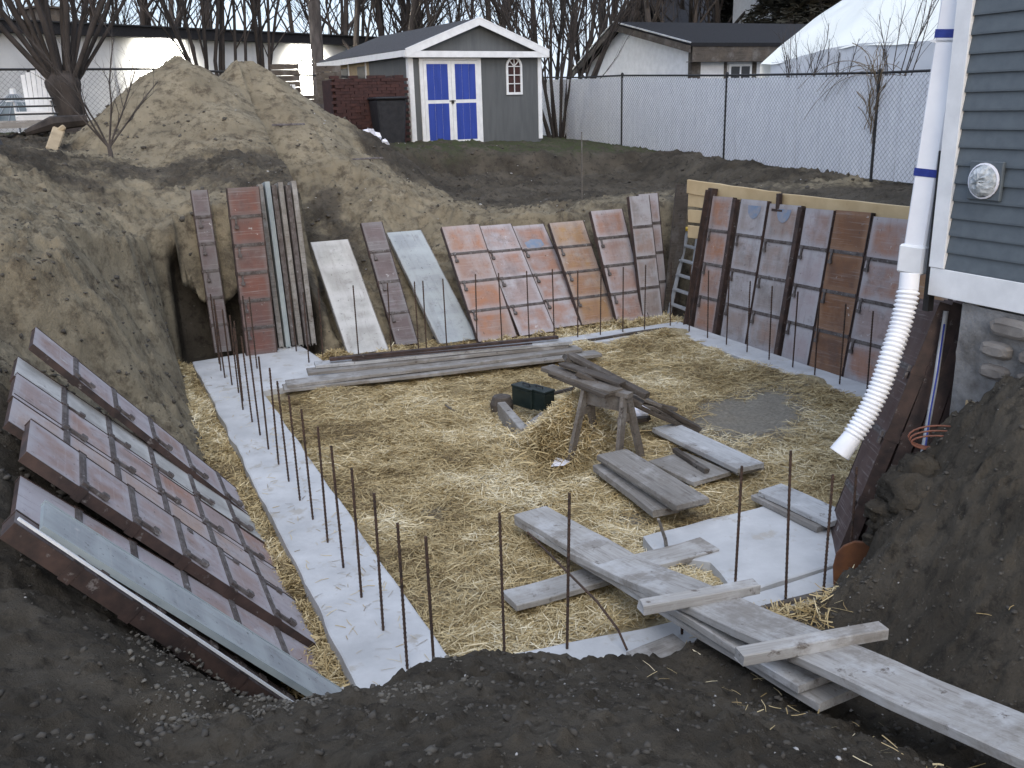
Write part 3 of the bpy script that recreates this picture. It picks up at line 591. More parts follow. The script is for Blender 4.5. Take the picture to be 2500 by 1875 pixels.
plank((8.12, a.y, a.z-.02), (8.12, b.y, b.z-.02), .20, .04, 'wood_pale', 'fresh pine plank on edge above the panels, nearer the shed', up=(-1, 0, 0), group='pine planks topping the right bank')
a = X_(1688, 430, 8.10); b = X_(1975, 458, 8.10)
plank((8.10, a.y, a.z-.01), (8.10, b.y-.35, b.z-.03), .16, .04, 'wood_pale', 'fresh pine plank on edge above the panels, ending behind the downspout', up=(-1, 0, 0), group='pine planks topping the right bank')
for q in range(3):
    a = X_(1486, 432+q*34, 8.14); b = X_(1530, 437+q*34, 8.14)
    plank((8.14, a.y, a.z), (8.14, b.y, b.z), .185, .03, 'wood_pale', ['short pine board filling the gap, topmost of three', 'short pine board filling the gap, middle of three', 'short pine board filling the gap, lowest of three above the ladder'][q], up=(-1, 0, 0), group='short pine boards behind the ladder')
a = X_(1683, 432, 8.05); mb = MB(); mb.box(a+Vector((0, 0, -.02)), (.05, .06, .2)); mb.box(a+Vector((0, 0, -.13)), (.06, .2, .03)); tag(mb.build('steel_bracket', M['steel_brown']), 'dark steel bracket at the joint of the two pine planks', 'bracket')
mb = MB(); b0 = atz(1437, 690, -.1); mb.bar(aty(1446, 690, 11.8), aty(1475, 398, 11.8), .24, .03, up=(0, -1, 0)); o = mb.build('weathered_sheet', M['wood_dark']); tag(o, 'dark weathered sheet standing upright left of the pine planks', 'sheet')

# far side: loose panels on the sloping bank
G = 'form panels lying back on the far bank'
def back(bl, br, tl, face, label, n=4, z=-.06, edge=None, wd=None, hard=True, adj=0., **k):
    B = atz(*bl, z); Br = atz(*br, z); wdv = (Br-B); wdv.z = 0; W_ = wd or wdv.length; wdv.normalize()
    # width runs close to the wall line
    T = lean_top(B, tl[0], tl[1], (1, .0, 0)); return form_panel(B, T, W_, n, face, label, G, edge=edge, wdir=(1, 0, 0), hard=hard, **k)
def Z6(a, b): return ((1000+a*.3165)/K, (450+b*.3165)/K)
def Z5(a, b): return ((380+a*.3617)/K, (400+b*.3617)/K)
back(Z5(1300, 1290), Z5(1575, 1265), Z5(1045, 530), 'face_white', 'cement whitened steel panel leaning at the far bank, left of the three tilted ones', n=4, hard=False, wd=.56, edge='wood_grey', bars=[9])
back(Z5(1625, 1230), Z5(1710, 1225), Z5(1385, 400), 'face_dim', 'narrow mauve brown form panel right of the whitened one', wd=.32)
back(Z5(1920, 1215), Z5(2165, 1195), Z5(1560, 465), 'face_steel', 'plain blue grey steel panel tilted on the far bank', n=5, hard=False, wd=.56, edge='wood_grey', bars=[9])
back(Z6(530, 1215), Z6(830, 1170), Z6(245, 330), 'face_orange', 'orange panel, first of the four side by side', wd=.60)
back(Z6(850, 1170), Z6(1100, 1130), Z6(515, 325), 'face_pink', 'pinkish panel with whitish middle, second of the four side by side', wd=.58)
back(Z6(1112, 1110), Z6(1310, 1080), Z6(785, 325), 'face_pink', 'panel with a blue and white paint smear at its top, third of the four', wd=.56)
back(Z6(1330, 1085), Z6(1580, 1065), Z6(1075, 300), 'face_ochre', 'bright ochre panel, last of the four side by side', wd=.60)
back(Z6(1600, 1070), Z6(1850, 1040), Z6(1395, 208), 'face_pink', 'pinkish form panel with reddish smears, standing apart right of the ochre one', wd=.56)
back(Z6(1800, 1040), Z6(1900, 1010), Z6(1690, 95), 'face_grey', 'grey form panel half hidden behind its lighter neighbour', wd=.36, hard=False)
back(Z6(1850, 990), Z6(1975, 970), Z6(1762, 78), 'face_lilac', 'narrow bluish grey form panel, nearest the stepladder on the far bank', wd=.36)
for t in list(C.objects):   # paint smear on the third panel
    if t.get('label', '').startswith('panel with a blue'):
        mb = MB(); mb.add([(.12, 1.50, .0035), (.30, 1.46, .0035), (.42, 1.53, .0035), (.40, 1.64, .0035), (.24, 1.66, .0035), (.10, 1.60, .0035)], [(0, 1, 2, 3, 4, 5)]); mb.build('paint_mark', M['paint_blue'], t)
# upright ones in the far left corner
G = 'upright form panels in the far left corner'
B = atz(*Z5(400, 1275), 0); B.z = 0; T = atx(*Z5(235, 180), B.x+.02); t = form_panel(B, T, .22, 6, 'face_dim', 'very narrow mauve form panel standing alone at the far left corner', G)
B = atz(*Z5(615, 1298), 0); T = atx(*Z5(480, 165), B.x+.0); t = form_panel(B, T, .40, 6, 'face_red', 'brick red form panel standing upright left of the grey stack', G, depth=.09)
B = atz(*Z5(795, 1240), 0); T = atx(*Z5(650, 145), B.x); st = empty('stack_of_forms', B, 'upright stack of grey form panels seen edge on beside the red one', 'stack of forms', G)
for q in range(7):
    mb = MB(); o_ = Vector((q*.088, 0, 0)); tp = T-B+Vector((.0, 0, random.uniform(-.04, .04))); yo = random.uniform(-.03, .03)
    mb.bar(o_+Vector((0, yo, 0)), o_+tp+Vector((0, yo, 0)), .062, .30, up=(0, 1, 0)); mb.bar(o_+Vector((-.022, yo-.152, 0)), o_+tp+Vector((-.022, yo-.152, 0)), .012, .01, up=(0, 1, 0)); mb.bar(o_+Vector((.026, yo-.152, 0)), o_+tp+Vector((.026, yo-.152, 0)), .01, .012, up=(0, 1, 0))
    mb.build('form_edge', M[['steel_brown', 'wood_grey', 'steel_blue', 'steel_dusty', 'wood_grey', 'steel_dusty', 'wood_grey'][q]], st)

# left bank: a fan of panels facing the pit
G = 'form panels lying on the left bank'
def left(B, T, wd, n, face, label, **k): return form_panel(B, T, wd, n, face, label, G, wdir=(0, -1, 0), flip=False, **k)
# seen from the pit the width runs toward the camera; normal must face +x and up
def leftp(ypx_b, tpx, wd, face, label, n=6, xb=.93, zb=-.14, **k):
    B = Vector((xb, ypx_b, zb)); T = lean_top(B, tpx[0], tpx[1], (0, 1, 0)); return B, T
def left_panel(yb, tpx, wd, face, label, n=6, xb=.93, zb=-.14, L=2.3, **k):
    """far edge of the panel stands on (xb,yb); its far top corner is sighted at tpx"""
    B = Vector((xb, yb, zb)); T = lean_top(B, tpx[0], tpx[1], (0, 1, 0)); u = (T-B)
    # build from the near edge so that the face looks up and into the pit
    k.setdefault('depth', .045); off = Vector((0, -wd, 0)); return form_panel(B+off, B+off+u, wd, n, face, label, G, wdir=(0, 1, 0), side=False, **k)
left_panel(7.75, (77, 706), .62, 'face_lilac', 'lilac grey panel, farthest and topmost on the left bank')
left_panel(7.20, (39, 770), .56, 'face_white', 'whitish form panel, second from the far end of the left bank', xb=.945)
left_panel(6.70, (36, 805), .58, 'face_pink', 'pinkish brown form panel, third from the far end of the left bank', xb=.93)
left_panel(6.20, (30, 850), .60, 'face_tan', 'tan tinted form panel in the middle of the left bank', xb=.955, zb=-.16)
left_panel(5.72, (66, 905), .60, 'face_lilac', 'bluish lilac panel with a thick red brown lower rail on the left bank', xb=.93, zb=-.12, depth=.06)
left_panel(5.13, (44, 1027), .60, 'face_lilac', 'mauve form panel below the wide dark gap on the left bank', xb=.92, zb=-.16)
B = Vector((.90, 4.56, -.12)); T = lean_top(B, 88, 1116, (0, 1, 0)); u = (T-B)+Vector((0, 0, .03)); B = B+Vector((.03, 0, .05))
form_panel(B+Vector((0, -.32, 0)), B+Vector((0, -.32, 0))+u, .31, 6, 'face_steel', 'narrow blue grey steel strip nearest the camera on the left bank', G, wdir=(0, 1, 0), hard=False, bars=[9], edge='steel_blue', depth=.03)
B = Vector((.80, 4.19, -.10)); T = lean_top(B, 30, 1130, (0, 1, 0)); u = (T-B)
form_panel(B, B+u, .15, 6, 'face_dim', 'brown panel below the steel strip on the left bank, seen along its thick lower edge', G, wdir=(0, 1, -.0), hard=True, depth=.085)
mb = MB(); mb.bar(B+Vector((.02, -.005, .02)), B+u+Vector((.02, -.005, .02)), .014, .012); tag(mb.build('white_strip', M['white']), 'thin white strip lying along the lowest panel of the left bank', 'strip')
# dark stack beside the house corner
G = 'dark form panels leaning on the old foundation'
for q, (dx, dy, lab) in enumerate(((0, 0, 'dark red brown form panel leaning on the foundation, the one nearest the pit'), (0, 0, 'dark form panel second from the pit in the leaning stack by the hose'), (0, 0, 'dark form panel third from the pit in the leaning stack by the hose'), (0, 0, 'dark form panel against the foundation, behind the others'))):
    B = atz(1803, 1214, -.03)+Vector((.098, -.085, 0))*q; T = atd(2032, 652, 6.62)+Vector((.062, -.05, 0))*q; wv = Vector((.62, .78, 0))
    form_panel(B, T, .55, 4, 'face_brown', lab, G, wdir=wv, depth=.085, flip=True, edge='steel_brown', lat=.05)

# ------------------------------------------------------------------ rebars
def rebar_mesh():
    mb = MB(); mb.tube([(0, 0, -.05), (0, 0, .92)], .0085, 6)
    for i in range(30): mb.lathe([(.0085, 0), (.0105, .003), (.0105, .008), (.0085, .011)], (0, 0, .02+i*.03), 6)
    return mb.mesh('rebar', M['rebar'])
RB = rebar_mesh()
def rebar(p, label, group, tilt=(0, 0), s=1.):
    o = bpy.data.objects.new('rebar', RB); C.objects.link(o); o.location = p; o.rotation_euler = (tilt[0], tilt[1], random.uniform(0, 6)); o.scale = (1, 1, s); tag(o, label, 'rebar', group); return o
LBL = ('upright rusty steel bar in the row along the left footing', 'rebars of the left footing')
lb = [(525, 885), (545, 912), (562, 940), (580, 970), (602, 1003), (624, 1040), (648, 1080), (676, 1122), (708, 1172), (742, 1227), (781, 1291), (828, 1362), (880, 1445)]
for p in lb: q = atz(*p, 0); rebar((q.x, q.y, 0), *LBL, tilt=(random.uniform(-.012, .012), random.uniform(-.015, .015)))
for i in range(6): rebar((1.27+random.uniform(-.03, .03), 10.2+i*.36, 0), *LBL, tilt=(random.uniform(-.02, .02), random.uniform(-.02, .02)))
LBL = ('upright rusty steel bar in the row along the far footing', 'rebars of the far footing')
for p in [Z5(1035, 1340), Z5(1130, 1310), Z5(950, 1265), Z5(645, 1372), Z5(685, 1382), Z5(1370, 1285), Z5(1590, 1262), Z5(1775, 1250), Z5(1828, 1245), Z5(1965, 1228), Z6(520, 1200), Z6(712, 1192), Z6(922, 1172), Z6(1115, 1152), Z6(1297, 1178), Z6(1472, 1160), Z6(1645, 1137), Z6(1812, 1117)]:
    q = atz(*p, 0); rebar((q.x, q.y, 0), *LBL, tilt=(random.uniform(-.02, .02), random.uniform(-.02, .02)))
LBL = ('upright rusty steel bar in the row along the right footing', 'rebars of the right footing')
for i, y in enumerate((10.80, 10.36, 9.93, 9.52, 9.08, 8.66, 8.25, 7.87, 7.46, 7.06, 6.62, 6.2)): rebar((7.41+random.uniform(-.01, .01), y, 0), *LBL, tilt=(random.uniform(-.01, .01), random.uniform(-.03, .03)))
nb = [((938, 1448), 'rusty steel bar at the near left corner, its foot at the dirt mound', .92), ((1090, 1417), 'rusty steel bar behind the mound, left of the long planks', 1), ((1225, 1400), 'tall rusty steel bar crossing in front of the far end of the long planks', 1.08), ((1587, 1283), 'rusty steel bar just behind the short cleat on the planks', .98), ((1697, 1296), 'tallest rusty steel bar on the square concrete pad', 1.12), ((1778, 1290), 'rusty steel bar at the right rim of the concrete pad', .93), ((1832, 1262), 'rusty steel bar in front of the orange brown patch by the stack', .9)]
for p, l, s in nb: q = atz(*p, 0); rebar((q.x, q.y, 0), l, 'rebars at the near side', s=s, tilt=(0, random.uniform(-.01, .03)))
q = atz(1473, 1368, 0); rebar((q.x, q.y, 0), 'short steel bar stub under the long planks', 'rebars at the near side', s=.32)
mb = MB(); pts = [atz(1355, 1405, .02), atz(1335, 1360, .12), atz(1290, 1300, .2), atz(1240, 1250, .25), atz(1190, 1200, .22), atz(1140, 1150, .08)]; mb.tube(pts, .008, 6); tag(mb.build('bent_rebar', M['rebar'], smooth=True), 'long bent steel bar arching out from under the planks', 'rebar')

# ------------------------------------------------------------------ planks in the pit
def pk(p0, p1, z, wd, th, mat, lab, group=None, z1=None, **k): return plank(atz(*p0, z), atz(*p1, z1 if z1 is not None else z), wd, th, mat, lab, group=group, **k)
g = 'boards stacked on the far footing'
pk((612, 836), (1292, 760), .045, .24, .04, 'wood_grey', 'lowest and widest board of the far stack, its end nearest the rebars', g)
pk((618, 826), (1250, 750), .09, .24, .04, 'wood_grey', 'second board up in the far stack', g)
pk((664, 800), (1222, 740), .135, .22, .04, 'wood_grey', 'third board up in the far stack, set back from the end', g)
pk((680, 785), (1232, 733), .18, .20, .04, 'wood_cement', 'pale cement covered top board of the far stack', g)
a = atz(712, 776, .225); b = atz(1205, 728, .225); mb = MB(); mb.bar(a, b, .07, .035); mb.bar(a+Vector((.25, -.09, -.02)), b+Vector((-.4, -.06, -.02)), .02, .02); tag(mb.build('steel_angle', M['steel_brown']), 'long dark steel angle lying on the far stack of boards', 'steel angle')
a = atz(1235, 738, .03); b = atz(1440, 706, .03); plank(a, b, .04, .03, 'wood_dark', 'thin dark strip along the far footing toward the corner', 'strip', name='strip')
g = 'short boards lying right of the sawhorse'
pk((1323, 975), (1497, 1083), .16, .30, .045, 'wood_grey', 'grey brown board on top of the near short pile', g); pk((1321, 978), (1493, 1087), .11, .30, .045, 'wood_grey', 'second board of the near short pile', g)
pk((1308, 1000), (1440, 1098), .045, .24, .06, 'wood_grey', 'cement crusted beam at the bottom of the near short pile', g)
pk((1435, 918), (1621, 1006), .09, .29, .045, 'wood_cement', 'cement covered board right of the sawhorse, upper of two', g); pk((1438, 922), (1624, 1011), .04, .29, .045, 'wood_grey', 'board under the cement covered one', g)
pk((1440, 985), (1538, 1030), .02, .42, .04, 'wood_grey', 'short wide board half buried in straw between the two piles', g)
pk((1457, 967), (1527, 1012), .07, .045, .045, 'wood_dark', 'small dark stick lying on the short wide board', None, cat='stick', name='stick')
g = 'boards crossing the near right corner'
pk((1665, 1052), (1815, 1120), .10, .26, .045, 'wood_cement', 'pale board beside the dark stack, upper of two', g); pk((1650, 1062), (1792, 1130), .05, .26, .045, 'wood_grey', 'board under the pale one beside the dark stack', g)
pk((1100, 1292), (1532, 1172), .02, .22, .045, 'wood_pale_grey', 'grey plank lying across the straw beneath the long planks', None)
pk((1375, 1425), (1475, 1385), .07, .2, .04, 'wood_grey', 'short grey board at the foot of the mound under the long planks', None)
a = atz(1640, 1312, .03); b = atz(1810, 1268, .03); plank(a, b, .035, .03, 'wood_dark', 'thin dark strip of wood on the concrete pad by the dirt', 'strip', name='strip')
# the long walking planks
g = 'long planks laid from the yard into the pit'
NE = atz(2212, 1578, .70)
A0 = atz(1150, 1112, .12); dirn = (NE-A0)
lo0 = atz(1147, 1114, .07); lo1 = atz(1815, 1500, .37)
plank(lo0, lo1, .29, .045, 'wood_pale_grey', 'lowest of the long planks, ending on the dark soil', group=g, seg=14)
plank(lo0+Vector((.0, .0, .05)), atz(1775, 1462, .42), .29, .045, 'wood_pale_grey', 'second of the long planks, just above the lowest', group=g, seg=14)
hi0 = atz(1268, 1182, .18); hi1 = atz(2330, 1640, .76)
plank(hi0, hi1, .30, .05, 'wood_pale_grey', 'topmost long plank running out of the picture at the lower right', group=g, seg=18)
def on_plank(px, py, up_=.06):
    z = .3
    for _ in range(12):
        p = atz(px, py, z); t = (p-hi0).dot((hi1-hi0).normalized())/(hi1-hi0).length; z = hi0.z+(hi1.z-hi0.z)*t+up_
    return z
for (p0, p1, zz, lab) in (((1385, 1302), (1635, 1256), on_plank(1510, 1280), 'short cleat lying across the long planks, farther one'), ((1597, 1406), (1908, 1350), on_plank(1752, 1380), 'short cleat lying across the long planks, nearer one')):
    plank(atz(*p0, zz), atz(*p1, zz+.01), .085, .06, 'wood_pale_grey', lab, 'cleat', group='cleats across the long planks', name='cleat')
mb = MB(); mb.tube([atz(1441, 1190, -.05), atz(1437, 1165, .08), atz(1422, 1121, .35)], [.016, .014, .01], 5); tag(mb.build('wooden_stake', M['wood_grey']), 'thin crooked stake stuck in the straw by the square pad', 'stake')
# ------------------------------------------------------------------ sawhorse and clutter in the middle
f1 = atz(1305, 963, -.06); f2 = atz(1364, 932, -.06); top_r = f1.lerp(f2, .5)+Vector((-.0, .02, 0))
sw = empty('sawhorse', top_r, 'weathered wooden sawhorse under a pile of old boards', 'sawhorse')
HT = .62; e1 = atz(1352, 852, HT); e0 = atz(1268, 835, HT)
def loc(p): return Vector(p)-top_r
dd = (e1-e0).normalized(); sdv = dd.cross(Vector((0, 0, 1))).normalized()
mb = MB(); mb.bar(loc(e0-dd*.05), loc(e1+dd*.05), .09, .04); mb.build('top_beam', M['wood_mid'], sw)
mb = MB(); mb.bar(loc(e0-Vector((0, 0, .10))), loc(e1-Vector((0, 0, .10))), .03, .13); mb.build('side_board', M['wood_mid'], sw)
for e in (e0, e1):
    for s_ in (-1, 1):
        mb = MB(); mb.bar(loc(e+sdv*s_*.03-Vector((0, 0, .02))), loc(Vector((e.x, e.y, -.08))+sdv*s_*.21+dd*(.05 if e is e1 else -.05)), .08, .035, up=dd); mb.build('leg', M['wood_mid'], sw)
    mb = MB(); mb.bar(loc(e-sdv*.12-Vector((0, 0, .22))), loc(e+sdv*.12-Vector((0, 0, .22))), .02, .07); mb.build('end_brace', M['wood_mid'], sw)
g = 'old boards heaped over the sawhorse'
def b3(p0, z0, p1, z1, wd, th, lab, mat='wood_dark'): return plank(atz(*p0, z0), atz(*p1, z1), wd, th, mat, lab, group=g)
b3((1222, 768), .80, (1512, 920), -.02, .14, .045, 'long dark board sloping from the sawhorse to the gravel, uppermost')
b3((1240, 775), .76, (1500, 925), -.05, .13, .045, 'long dark board just under the uppermost sloping one')
b3((1262, 790), .74, (1478, 918), .0, .10, .04, 'grey sloping board on the near side of the heap', 'wood_mid')
b3((1182, 790), .70, (1330, 842), .66, .16, .04, 'board sticking out left over the sawhorse top', 'wood_mid')
b3((1195, 802), .66, (1318, 850), .64, .12, .04, 'second board sticking out left beneath the first')
b3((1250, 800), .75, (1390, 868), .50, .09, .05, 'short stub of board lying in the heap')
b3((1285, 822), .68, (1425, 872), .36, .10, .03, 'splintered thin board in the heap', 'wood_mid')
b3((1232, 762), .83, (1400, 850), .60, .08, .05, 'narrow dark board on top of the heap, its far end sticking up')
b3((1215, 782), .76, (1345, 826), .70, .10, .03, 'thin dark board poking out toward the far stack')
b3((1300, 838), .62, (1505, 930), -.03, .08, .04, 'narrow dark batten on the near edge of the sloping boards')
b3((1340, 852), .5, (1460, 880), .25, .07, .035, 'small dark batten crossing the sloping boards')
b3((1190, 848), .22, (1240, 835), .3, .05, .03, 'small dark batten poking out of the straw heap behind the boxes')
b3((1258, 955), .0, (1330, 925), .06, .2, .05, 'dark board end lying under the sawhorse'); b3((1265, 968), -.02, (1335, 945), .0, .16, .05, 'lowest dark board under the sawhorse')
b3((1330, 905), .05, (1400, 900), .12, .1, .04, 'small dark board behind the right sawhorse legs')
# form block with boxes on it
cb = atz(1130, 905, 0.0)
mb = MB(); A_, B_, C_ = atz(1083, 868, .10), atz(1133, 925, .10), atz(1178, 890, .10)
blk = empty('corner_form', B_, 'old corner shaped beam frame in the straw under the green boxes', 'frame')
for p, q in ((A_, B_), (B_+Vector((.05, .05, 0)), C_)): mb = MB(); mb.bar(p-B_, q-B_, .09, .2, shift=(0, -.1)); mb.build('beam', M['wood_grey'], blk, bevel=.006)
mb = MB(); mb.lathe([(.0, .0), (.12, 0), (.13, .1), (.10, .18), (0, .2)], atz(1085, 890, -.08), 9); tag(mb.build('bucket', M['wood_dark']), 'small dark round tub half sunk in the straw left of the boxes', 'tub')
for k_, (p, lab) in enumerate((((1138, 880), 'dark green metal box on the left of a pair by the sawhorse'), ((1166, 886), 'dark green metal box on the right of the pair, toward the straw heap'))):
    q = atz(*p, .03); yw = Matrix.Rotation(R(18), 3, 'Z'); bx = empty('metal_box', q, lab, 'box', 'dark green metal boxes'); 
    mb = MB(); mb.box((0, 0, .12), (.15, .30, .2), yw); mb.build('case', M['dark_green'], bx, bevel=.008)
    mb = MB(); mb.box((0, 0, .232), (.16, .31, .024), yw); mb.build('lid', M['dark_green'], bx, bevel=.005)
    mb = MB(); mb.tube([yw @ Vector((0, -.05, .245)), yw @ Vector((0, -.05, .262)), yw @ Vector((0, .05, .262)), yw @ Vector((0, .05, .245))], .006, 5); mb.build('handle', M['black'], bx)
for p, lab, h in (((1208, 930), 'navy blue can lying in straw left of the sawhorse', .14),):
    q = atz(*p, -.04); cn = empty('can', q, lab, 'can'); mb = MB(); mb.lathe([(0, 0), (.055, 0), (.058, .01), (.055, .02), (.055, h), (.058, h+.006), (.05, h+.01), (0, h+.01)], (0, 0, 0), 14, Matrix.Rotation(R(25), 3, 'X')); mb.build('shell', M['navy'], cn, smooth=True)
    mb = MB(); mb.lathe([(.0565, .05), (.0565, .065)], (0, 0, 0), 14, Matrix.Rotation(R(25), 3, 'X')); mb.build('band', M['white'], cn)
def crumple(c, r, mat, name, label, cat, seed=1, flat=.6):
    rg = random.Random(seed); mb = MB(); n_ = 9; vs = []; 
    for j in range(6):
        ph = math.pi*j/5
        for i in range(n_):
            th_ = 2*math.pi*i/n_; rr = r*rg.uniform(.65, 1.25); vs.append((rr*math.sin(ph)*math.cos(th_), rr*math.sin(ph)*math.sin(th_), (rr*math.cos(ph)*flat+r*flat*.8)))
    fs = [(j*n_+i, (j+1)*n_+i, (j+1)*n_+(i+1) % n_, j*n_+(i+1) % n_) for j in range(5) for i in range(n_)]; mb.add(vs, fs)
    o = mb.build(name, M[mat]); o.location = c; return tag(o, label, cat)
crumple(atz(1383, 905, -.03), .13, 'paper', 'plastic_bag', 'crumpled white plastic bag behind the sawhorse legs', 'bag')
q = atz(1209, 1002, -.05); mb = MB(); mb.add([(-.1, -.02, 0), (.0, -.08, .012), (.12, .0, .006), (.01, .09, .03)], [(0, 1, 3), (1, 2, 3)]); o = mb.build('sheet_of_paper', M['paper']); o.location = q; tag(o, 'small white sheet of paper on the straw', 'paper')
q = atz(420, 915, -.05); crumple(q, .035, 'paper', 'litter', 'small crumpled white wrapper between the left panels and the footing', 'litter', 3)
mb = MB(); mb.tube([atz(962, 875, -.05), atz(972, 882, -.03), atz(986, 890, -.05)], .011, 5); tag(mb.build('root', M['wood_dark'], smooth=True), 'short curved dark root lying alone on the straw', 'root')
strands('straw_heap', np.array([[rng.normal(3.9, .24), rng.normal(7.4, .2), 0] for _ in range(9000)])*1., .17, .0065, 0, 21, M['stalk'], 'heap of straw piled between the green boxes and the sawhorse', .9)
so_ = bpy.data.objects['straw_heap']; me = so_.data; nv = len(me.vertices); a = np.zeros(nv*3); me.vertices.foreach_get('co', a); a = a.reshape(-1, 6, 3); mid = a.mean(1); h = straw_h(mid[:, 0], mid[:, 1])+rng.uniform(-.02, .14, len(mid)); a[:, :, 2] += h[:, None]; me.vertices.foreach_set('co', a.ravel()); me.update()

# stepladder
B = Vector((7.35, 11.42, -.06)); ldr = empty('stepladder', (7.5, 11.3, -.1), 'folded stepladder with a yellow cap leaning in the far right corner', 'ladder')
l0, r0 = atz(1445, 692, -.05), atz(1482, 702, -.05); tl_, tr_ = atx(1486, 497, l0.x+.28), atx(1506, 500, r0.x+.24)
l0, r0 = Vector((7.62, 11.62, -.1)), Vector((7.72, 11.22, -.1)); l0 = Vector(atz(1443, 688, -.1)); r0 = Vector(atz(1483, 704, -.1))
dirw = (r0-l0).normalized(); tl_ = aty(1486, 499, l0.y+.35); tr_ = tl_+dirw*.30
O_ = Vector(ldr.location)
def LL(p): return Vector(p)-O_
for a, b in ((l0, tl_), (r0, tr_)): mb = MB(); mb.bar(LL(a), LL(b), .025, .07, up=dirw); mb.build('rail', M['alu'], ldr)
bk = Vector((.18, .18, 0))
for a, b in ((l0+bk, tl_+Vector((.05, .05, 0))), (r0+bk, tr_+Vector((.05, .05, 0)))): mb = MB(); mb.bar(LL(a), LL(b), .02, .03, up=dirw); mb.build('rear_rail', M['fibre_brown'], ldr)
for i in range(1, 6): t_ = i/6; mb = MB(); mb.bar(LL(l0.lerp(tl_, t_)), LL(r0.lerp(tr_, t_)), .085, .025); mb.build('step', M['alu'], ldr)
mb = MB(); c_ = tl_.lerp(tr_, .5)+Vector((.03, .03, .03)); mb.bar(LL(c_-dirw*.19), LL(c_+dirw*.19), .16, .055); mb.build('top_cap', M['yellow'], ldr, bevel=.012)

# ------------------------------------------------------------------ the house at the right
XW, YC = 4.95, 4.235
def hz(px, py, x=XW): return atx(px, py, x)
ZT0 = 1.84; ZT1 = 2.02
house = empty('house', (XW, YC, ZT0), 'grey clapboard house with white trim at the right edge', 'house')
def HB(x0, y0, z0, x1, y1, z1, name, mat, bevel=0): mb = MB(); mb.b0(x0-XW, y0-YC, z0-ZT0, x1-XW, y1-YC, z1-ZT0); return mb.build(name, M[mat], house, bevel=bevel)
HB(XW+.012, -3, ZT0+.02, 10.5, YC-.01, 7.6, 'wall_core', 'siding')
ex = .108; i = 0; zc = ZT1
brd = None
while zc < 5.2:
    if brd is None:
        mb = MB(); prof = [(-.004, 0), (-.022, 0), (-.022, .012), (-.003, ex+.014), (.0, ex+.014)]; y0, y1 = -7.2, -.085
        vs = [(p[0], y0, p[1]) for p in prof]+[(p[0], y1, p[1]) for p in prof]; k = 5; mb.add(vs, [(j, (j+1) % k, k+(j+1) % k, k+j) for j in range(k)]+[tuple(range(k))[::-1], tuple(range(k, 2*k))])
        brd = mb.build('siding_board', M['siding'], house)
        brd.location = (0, 0, zc-ZT0)
    else: o = brd.copy(); C.objects.link(o); o.location = (0, 0, zc-ZT0)
    zc += ex; i += 1
HB(XW-.03, -3, ZT0, XW+.01, YC+.02, ZT1, 'skirt_board', 'white', .003)
HB(XW-.035, YC-.085, ZT1+.003, XW+.01, YC+.03, 7.4, 'corner_board', 'white', .003); HB(XW+.013, YC-.005, ZT0, XW+.10, YC+.03, 7.4, 'corner_board', 'white', .003)
HB(XW+.0, YC+.031, ZT0-.12, XW+.05, YC+.075, 2.75, 'gap_shade_strip', 'black'); HB(XW+.103, YC-.008, ZT0-.02, 10.4, YC+.022, 7.3, 'rear_siding', 'siding'); HB(XW-.4, -3.2, 7.4, 10.8, YC+.45, 7.7, 'eave', 'white')  # black strip added as painted shade in the gap beside the downspout
# foundation of mortared rubble
fd = empty('foundation', (XW, YC, 0), 'old rubble stone foundation under the house, part buried in dirt', 'foundation')
mb = MB(); mb.b0(.05, -7.3, -.3, 5.4, -.28, ZT0-.004); o = mb.build('mortar_bed', M['mortar'], fd)
gxs = np.arange(-3.0, -.22, .035); gzs = np.arange(-.1, 1.86, .035); YY, ZZ = np.meshgrid(gxs, gzs); dd_ = .012+.012*fbm(YY*3, ZZ*4, 4, 201)+.014*fbm(YY*9, ZZ*9, 3, 205)
me_o = grid_mesh('rough_mortar', -dd_, YY, np.minimum(ZZ, ZT0-.003), M['mortar']); me_o.parent = fd
rs = random.Random(4)
zz_ = .5
while zz_ < 1.80:
    h_ = rs.uniform(.11, .18); h_ = min(h_, 1.825-zz_); yy_ = -.40-rs.uniform(0, .15)
    while yy_ > -2.2 and h_ > .06:
        w_ = rs.uniform(.16, .36); mb = MB(); n_ = 12; vs = []
        for j in range(3):
            ins = (0, .012, .035)[j]; px_ = (-.012, -.042, -.054)[j]
            for q in range(n_):
                th_ = 2*math.pi*(q+.5)/n_; ex_ = 2/3.2; cx_, sx_ = math.cos(th_), math.sin(th_); ux = math.copysign(abs(cx_)**ex_, cx_); uz = math.copysign(abs(sx_)**ex_, sx_)
                vs.append((px_-rs.uniform(0, .007), yy_-w_/2+(w_/2-.012-ins)*ux*rs.uniform(.92, 1.04), zz_+h_/2+(h_/2-.010-ins*.8)*uz*rs.uniform(.88, 1.04)))
        fs = [(j*n_+q, j*n_+(q+1) % n_, (j+1)*n_+(q+1) % n_, (j+1)*n_+q) for j in range(2) for q in range(n_)]+[tuple(2*n_+q for q in range(n_))]; mb.add(vs, [f[::-1] for f in fs])
        if rs.random() > .12: mb.build('stone', M['stone'], fd)
        yy_ -= w_+.012
    zz_ += h_+.012
mb = MB(); mb.b0(.0, -.34, -.2, .09, -.22, 1.83); mb.build('corner_post', M['mortar'], fd, bevel=.01)
mb = MB(); mb.b0(-.03, -.62, .75, -.0, -.36, 1.22); mb.build('plywood_patch', M['plywood'], fd)
